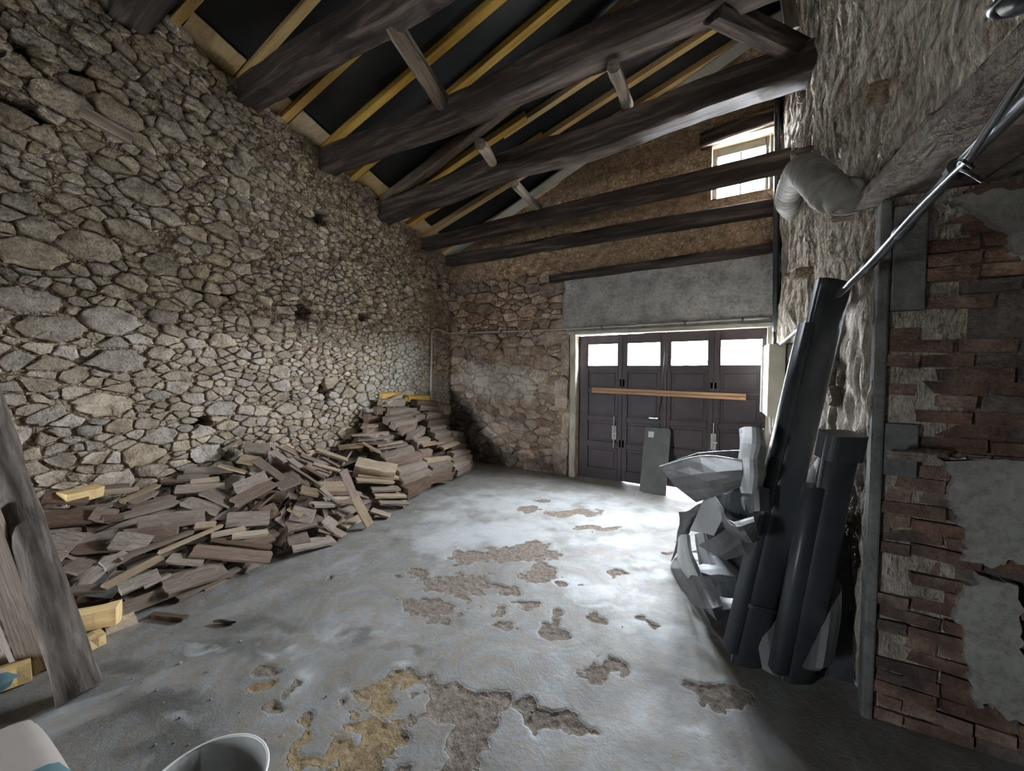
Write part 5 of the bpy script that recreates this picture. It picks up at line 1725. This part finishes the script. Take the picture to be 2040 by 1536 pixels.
J = at_j
sheet([[J(1315, 929, .02), J(1395, 909, -.02), J(1478, 917, -.08)], [J(1345, 968, .06), J(1410, 958, .04), J(1478, 945, -.04)], [J(1388, 999, .05), J(1432, 985, .0), J(1476, 968, -.08)]], 'zinc_sheet', 'zinc_mid', 'wide bent grey sheet sticking out over the pile like a wing', seed=1)
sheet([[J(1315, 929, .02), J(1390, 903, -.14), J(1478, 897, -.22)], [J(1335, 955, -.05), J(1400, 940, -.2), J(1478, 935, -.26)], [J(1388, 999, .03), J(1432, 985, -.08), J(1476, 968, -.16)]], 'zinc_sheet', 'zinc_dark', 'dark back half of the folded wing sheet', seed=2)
MB()
rm_ = MB().tube(catmull([J(1315, 929, .02), J(1395, 909, -.02), J(1478, 917, -.08)], 5), 0.006, 6).build('folded_rim', M['zinc_light'], None, True)
rm_.name = 'bright_rod'; lab(rm_, 'bright rolled edge along the front of the wing sheet', 'metal rod')
# pale crumpled half-round piece
rows = []
for v_, w_, o_ in ((852, 50, -.12), (885, 54, -.10), (915, 50, -.12), (945, 53, -.10), (985, 44, -.13)):
    u0 = 1474 + (1504 - 1474) * 0 - (v_ - 852) * 0.03
    rows.append([J(u0, v_ + 6, o_ - .08), J(u0 + w_ * 0.12, v_, o_ + .02), J(u0 + w_ * 0.5, v_ - 2, o_ + .08), J(u0 + w_ * 0.88, v_ + 2, o_ + .03), J(u0 + w_, v_ + 4, o_ - .07)])
sheet(rows, 'zinc_sheet', 'zinc_light', 'bright crumpled half-round zinc piece standing upright on the pile', seed=3, wrinkle=0.012)
sheet([[J(1412, 970, -.05), J(1432, 1000, -.03)], [J(1395, 1010, .0), J(1441, 1024, -.02)], [J(1374, 1057, .04), J(1420, 1066, .02)]], 'zinc_sheet', 'zinc_light', 'flat pale sheet lying in the middle of the pile', seed=4)
MB()
rows = []
for (u_, v_, w_) in ((1362, 1068, 24), (1366, 1110, 30), (1384, 1150, 28)):
    rows.append([J(u_ - w_ / 2, v_ + 4, .02), J(u_ - w_ / 4, v_ - 2, .07), J(u_ + w_ / 4, v_ - 3, .07), J(u_ + w_ / 2, v_ - 2, .0)])
sheet(rows, 'zinc_sheet', 'zinc_light', 'short pale pipe piece broken open at the front of the pile', seed=5, wrinkle=0.008)
rows = []
for (u_, v_, w_) in ((1396, 1064, 20), (1402, 1098, 26), (1410, 1126, 34)):
    rows.append([J(u_ - w_ / 2, v_, -.04), J(u_ - w_ / 4, v_ - 2, .0), J(u_ + w_ / 4, v_ - 2, .0), J(u_ + w_ / 2, v_ - 2, -.06)])
sheet(rows, 'zinc_sheet', 'zinc_light', 'second short pale pipe piece just behind the broken one', seed=6, wrinkle=0.006)
sheet([[J(1392, 1087, .03), J(1425, 1068, .03), J(1456, 1047, -.02)], [J(1420, 1104, .05), J(1445, 1092, .03), J(1474, 1072, -.03)], [J(1445, 1116, .0), J(1462, 1112, -.02), J(1486, 1105, -.06)]], 'zinc_sheet', 'zinc_mid', 'olive-grey triangular sheet pointing out of the pile', seed=7)
sheet([[J(1336, 1132, .03), J(1372, 1138, .02), J(1418, 1152, -.04)], [J(1352, 1165, .04), J(1392, 1180, .03), J(1432, 1182, -.05)], [J(1384, 1208, .05), J(1410, 1212, .04), J(1440, 1206, -.04)]], 'zinc_sheet', 'zinc_mid', 'slanted sheet at the foot of the pile', seed=8)
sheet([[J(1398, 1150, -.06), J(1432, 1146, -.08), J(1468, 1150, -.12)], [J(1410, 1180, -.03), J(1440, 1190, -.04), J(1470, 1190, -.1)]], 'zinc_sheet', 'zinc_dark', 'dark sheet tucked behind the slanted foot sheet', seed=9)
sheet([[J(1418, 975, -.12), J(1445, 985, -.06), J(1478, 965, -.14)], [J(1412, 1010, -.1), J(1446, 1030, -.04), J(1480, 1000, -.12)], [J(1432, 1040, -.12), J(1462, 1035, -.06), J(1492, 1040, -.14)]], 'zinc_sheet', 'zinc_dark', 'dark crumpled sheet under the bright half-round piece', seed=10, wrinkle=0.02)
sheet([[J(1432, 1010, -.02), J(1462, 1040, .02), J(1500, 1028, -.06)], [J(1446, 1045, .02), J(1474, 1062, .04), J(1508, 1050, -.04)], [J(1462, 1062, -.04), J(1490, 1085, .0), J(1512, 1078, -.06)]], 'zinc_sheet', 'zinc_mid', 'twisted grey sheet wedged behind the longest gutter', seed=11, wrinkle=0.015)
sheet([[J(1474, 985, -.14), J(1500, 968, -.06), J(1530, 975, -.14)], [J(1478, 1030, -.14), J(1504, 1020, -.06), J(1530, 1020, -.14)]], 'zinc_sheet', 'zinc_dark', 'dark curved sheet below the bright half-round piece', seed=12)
sheet([[J(1350, 1020, -.02), J(1372, 1018, -.06), J(1398, 1000, -.1)], [J(1352, 1060, -.02), J(1370, 1050, -.05), J(1385, 1040, -.1)], [J(1336, 1120, .0), J(1350, 1100, -.05), J(1366, 1080, -.1)]], 'zinc_sheet', 'zinc_mid', 'narrow sheet bent down at the outer edge of the pile', seed=13, wrinkle=0.015)
sheet([[J(1336, 1128, .02), J(1345, 1112, -.02), J(1372, 1100, -.10)], [J(1344, 1150, .02), J(1370, 1145, -.02), J(1400, 1140, -.12)]], 'zinc_sheet', 'zinc_light', 'small pale scrap at the outer foot of the pile', seed=14)
sheet([[at_r(1575, 935, .22), at_r(1590, 905, .2), at_r(1606, 935, .2)], [at_r(1570, 965, .22), at_r(1585, 960, .2), at_r(1604, 960, .2)]], 'zinc_sheet', 'zinc_light', 'pale sheet corner showing between the two gutters', seed=15)
sheet([[at_r(1565, 960, .20), at_r(1600, 945, .16), at_r(1640, 900, .14)], [at_r(1545, 1080, .26), at_r(1580, 1090, .22), at_r(1625, 1080, .2)], [at_r(1535, 1150, .30), at_r(1575, 1150, .26), at_r(1612, 1150, .24)]], 'zinc_sheet', 'zinc_mid', 'broad dull sheet standing between the two gutters', seed=16)
sheet([[at_z(1512, 1180, .30), at_z(1540, 1125, .42), at_z(1590, 1122, .42)], [at_z(1504, 1240, .22), at_z(1540, 1230, .26), at_z(1590, 1225, .26)], [at_z(1520, 1330, .02), at_z(1550, 1345, .01), at_z(1590, 1335, .02)]], 'zinc_sheet', 'zinc_mid', 'rounded grey sheet standing behind the foot of the gutters', thick=0.012, seed=17)
sheet([[at_r(1610, 1140, .16), at_r(1650, 1135, .12), at_r(1674, 1165, .08)], [at_r(1600, 1240, .2), at_r(1640, 1240, .16), at_r(1668, 1240, .1)], [at_r(1596, 1330, .24), at_r(1630, 1335, .2), at_r(1655, 1320, .14)]], 'zinc_sheet', 'zinc_mid', 'flat grey slab standing nearest the brick corner', thick=0.02, seed=18)
# dark lower layers of the pile resting on the floor
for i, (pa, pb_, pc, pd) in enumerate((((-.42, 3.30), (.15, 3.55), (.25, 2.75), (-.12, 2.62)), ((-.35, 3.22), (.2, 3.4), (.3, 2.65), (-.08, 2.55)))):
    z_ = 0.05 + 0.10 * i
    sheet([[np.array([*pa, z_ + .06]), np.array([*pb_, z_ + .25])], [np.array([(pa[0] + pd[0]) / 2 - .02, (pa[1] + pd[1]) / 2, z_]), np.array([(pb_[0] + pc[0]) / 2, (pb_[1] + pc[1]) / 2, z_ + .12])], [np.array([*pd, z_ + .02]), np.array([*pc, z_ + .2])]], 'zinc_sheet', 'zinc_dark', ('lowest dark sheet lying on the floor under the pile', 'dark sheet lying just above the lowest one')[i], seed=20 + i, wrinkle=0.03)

sheet([[np.array([-.30, 3.36, -.03]), np.array([.0, 3.0, -.03]), np.array([.16, 2.62, -.03])], [np.array([-.26, 3.40, .42]), np.array([.06, 3.05, .5]), np.array([.24, 2.7, .5])], [np.array([-.1, 3.45, .72]), np.array([.14, 3.1, .85]), np.array([.3, 2.75, .95])]], 'zinc_sheet', 'zinc_dark', 'large dark sheet added inside the pile to block window light', seed=30, wrinkle=0.03)  # added to keep window light off the floor beyond the pile
sheet([[np.array([.0, 2.60, -.04]), np.array([.2, 2.5, -.04]), np.array([.52, 2.55, -.04])], [np.array([.04, 2.66, .3]), np.array([.24, 2.58, .34]), np.array([.50, 2.6, .4])], [np.array([.1, 2.75, .6]), np.array([.27, 2.68, .7]), np.array([.50, 2.68, .8])]], 'zinc_sheet', 'zinc_dark', 'dark sheet added between the gutters and the pile to block light', seed=31, wrinkle=0.02)  # added, and run up to the wall, to stop light slipping past

# ------------------------------------------------------------------ cement bags
def pillow(name, L, W, H, mat, seed):
    n, m_ = 26, 18
    V, Fc = [], []
    for s in (1, -1):
        for i in range(n + 1):
            for j in range(m_ + 1):
                x, y = i / n * 2 - 1, j / m_ * 2 - 1
                e = max(0, (1 - abs(x) ** 5)) * max(0, (1 - abs(y) ** 4))
                V.append((x * L / 2, y * W / 2 * (1 - 0.05 * abs(x) ** 3), s * H / 2 * e ** 0.45))
    o1 = (n + 1) * (m_ + 1)
    for s in range(2):
        for i in range(n):
            for j in range(m_):
                q_ = (s * o1 + i * (m_ + 1) + j, s * o1 + (i + 1) * (m_ + 1) + j, s * o1 + (i + 1) * (m_ + 1) + j + 1, s * o1 + i * (m_ + 1) + j + 1)
                Fc.append(q_ if s == 0 else q_[::-1])
    V = np.array(V)
    V[:, 2] += 0.012 * fbm(V * 9 + seed, 3, seed) * (np.abs(V[:, 2]) > 0.01)
    return V, Fc


k = NT('bag_print', 0.75)
tc = k.n('ShaderNodeTexCoord')
sx = k.n('ShaderNodeSeparateXYZ'); k.l(tc.outputs['Object'], sx.inputs[0])
wob = k.math('MULTIPLY', k.math('SUBTRACT', k.noise(tc.outputs['Object'], 6, 3), 0.5), 0.05)
xx = k.math('ADD', sx.outputs['X'], wob)
b1_ = k.math('LESS_THAN', k.math('ABSOLUTE', k.math('SUBTRACT', xx, 0.15)), 0.028)
b2_ = k.math('GREATER_THAN', k.math('ABSOLUTE', sx.outputs['X']), 0.285)
k.color(k.mix(k.math('MAXIMUM', b1_, b2_), (0.40, 0.36, 0.325), (0.09, 0.165, 0.185)))
k.bump(k.noise(tc.outputs['Object'], 25, 4), 0.2, 0.004)
M['bag_print'] = k.m
V, Fc = pillow('bag', 0.64, 0.46, 0.17, None, 3)
bagm = mesh('cement_bag', V, Fc, M['bag_print'], True)
o = link('cement_bag', bagm, None, (-2.30, 0.10, 0.083), (0, 0, 0.04))
lab(o, 'plump paper cement bag with teal stripes at the near corner of the floor', 'bag')
o = link('cement_bag', bagm, None, (-3.26, -0.02, 0.083), (0, 0, 0.5))
lab(o, 'second striped cement bag mostly outside the frame behind the first', 'bag')

# ------------------------------------------------------------------ bucket
bk = empty('bucket', (-1.437, 0.489, 0)); lab(bk, 'grey plastic bucket with a white rim at the bottom edge', 'bucket')
n = 40
V, Fc = [], []
prof = [(0.0, 0.012), (0.135, 0.012), (0.170, 0.30), (0.174, 0.30), (0.139, 0.0), (0.0, 0.0)]
for (r_, z_) in prof:
    for k_ in range(n): V.append((r_ * math.cos(2 * math.pi * k_ / n), r_ * math.sin(2 * math.pi * k_ / n), z_))
for i in range(len(prof) - 1):
    for k_ in range(n): Fc.append((i * n + k_, i * n + (k_ + 1) % n, (i + 1) * n + (k_ + 1) % n, (i + 1) * n + k_))
link('body', mesh('body', V, Fc, M['bucket_plastic'], True), bk)
ring = [np.array([0.175 * math.cos(t), 0.175 * math.sin(t), 0.302]) for t in np.linspace(0, 2 * math.pi, 49)]
MB().tube(ring, 0.0045, 8, False).build('rim', M['bucket_rim'], bk, True)

# ------------------------------------------------------------------ crumbs and a twig on the floor
tw = catmull([at_z(425, 1238, 0.012), at_z(440, 1237, 0.014), at_z(455, 1240, 0.012), at_z(470, 1239, 0.012)], 4)
o = link('twig', mesh('twig', *tube_geo(tw, [0.006 + 0.006 * math.sin(math.pi * i / (len(tw) - 1)) for i in range(len(tw))], 7), M['twig'])); lab(o, 'short dark twig lying alone on the concrete', 'twig')
rg = np.random.default_rng(8)
chipm = []
for s_ in range(5):
    mb = bmesh.new()
    bmesh.ops.create_icosphere(mb, subdivisions=1, radius=1)
    r_ = np.random.default_rng(s_)
    for vv in mb.verts: vv.co *= float(r_.uniform(0.7, 1.2))
    me = bpy.data.meshes.new('stone_chip'); mb.to_mesh(me); mb.free(); me.materials.append(M['chip_stone']); chipm.append(me)
SP = [(282, 1360), (312, 1377), (300, 1398), (325, 1402), (265, 1352), (360, 1322), (478, 1420), (358, 1432), (530, 1473), (480, 1278), (415, 1338), (345, 1482), (310, 1485), (245, 1382), (290, 1380), (84, 1405), (90, 1412), (375, 1485), (420, 1395), (650, 1388), (500, 1478), (1060, 1420), (1345, 1080), (1240, 1250), (1180, 1060)]
for i, (u, v) in enumerate(SP):
    p_ = at_z(u, v, 0)
    s_ = rg.uniform(0.004, 0.009)
    o = link('stone_chip', chipm[i % 5], None, (p_[0], p_[1], s_ * 0.5), tuple(rg.uniform(0, 3, 3)), (s_ * 1.3, s_, s_ * 0.7))
    lab(o, 'tiny stone chip lying loose on the concrete floor', 'stone', 'stone chips scattered on the floor')
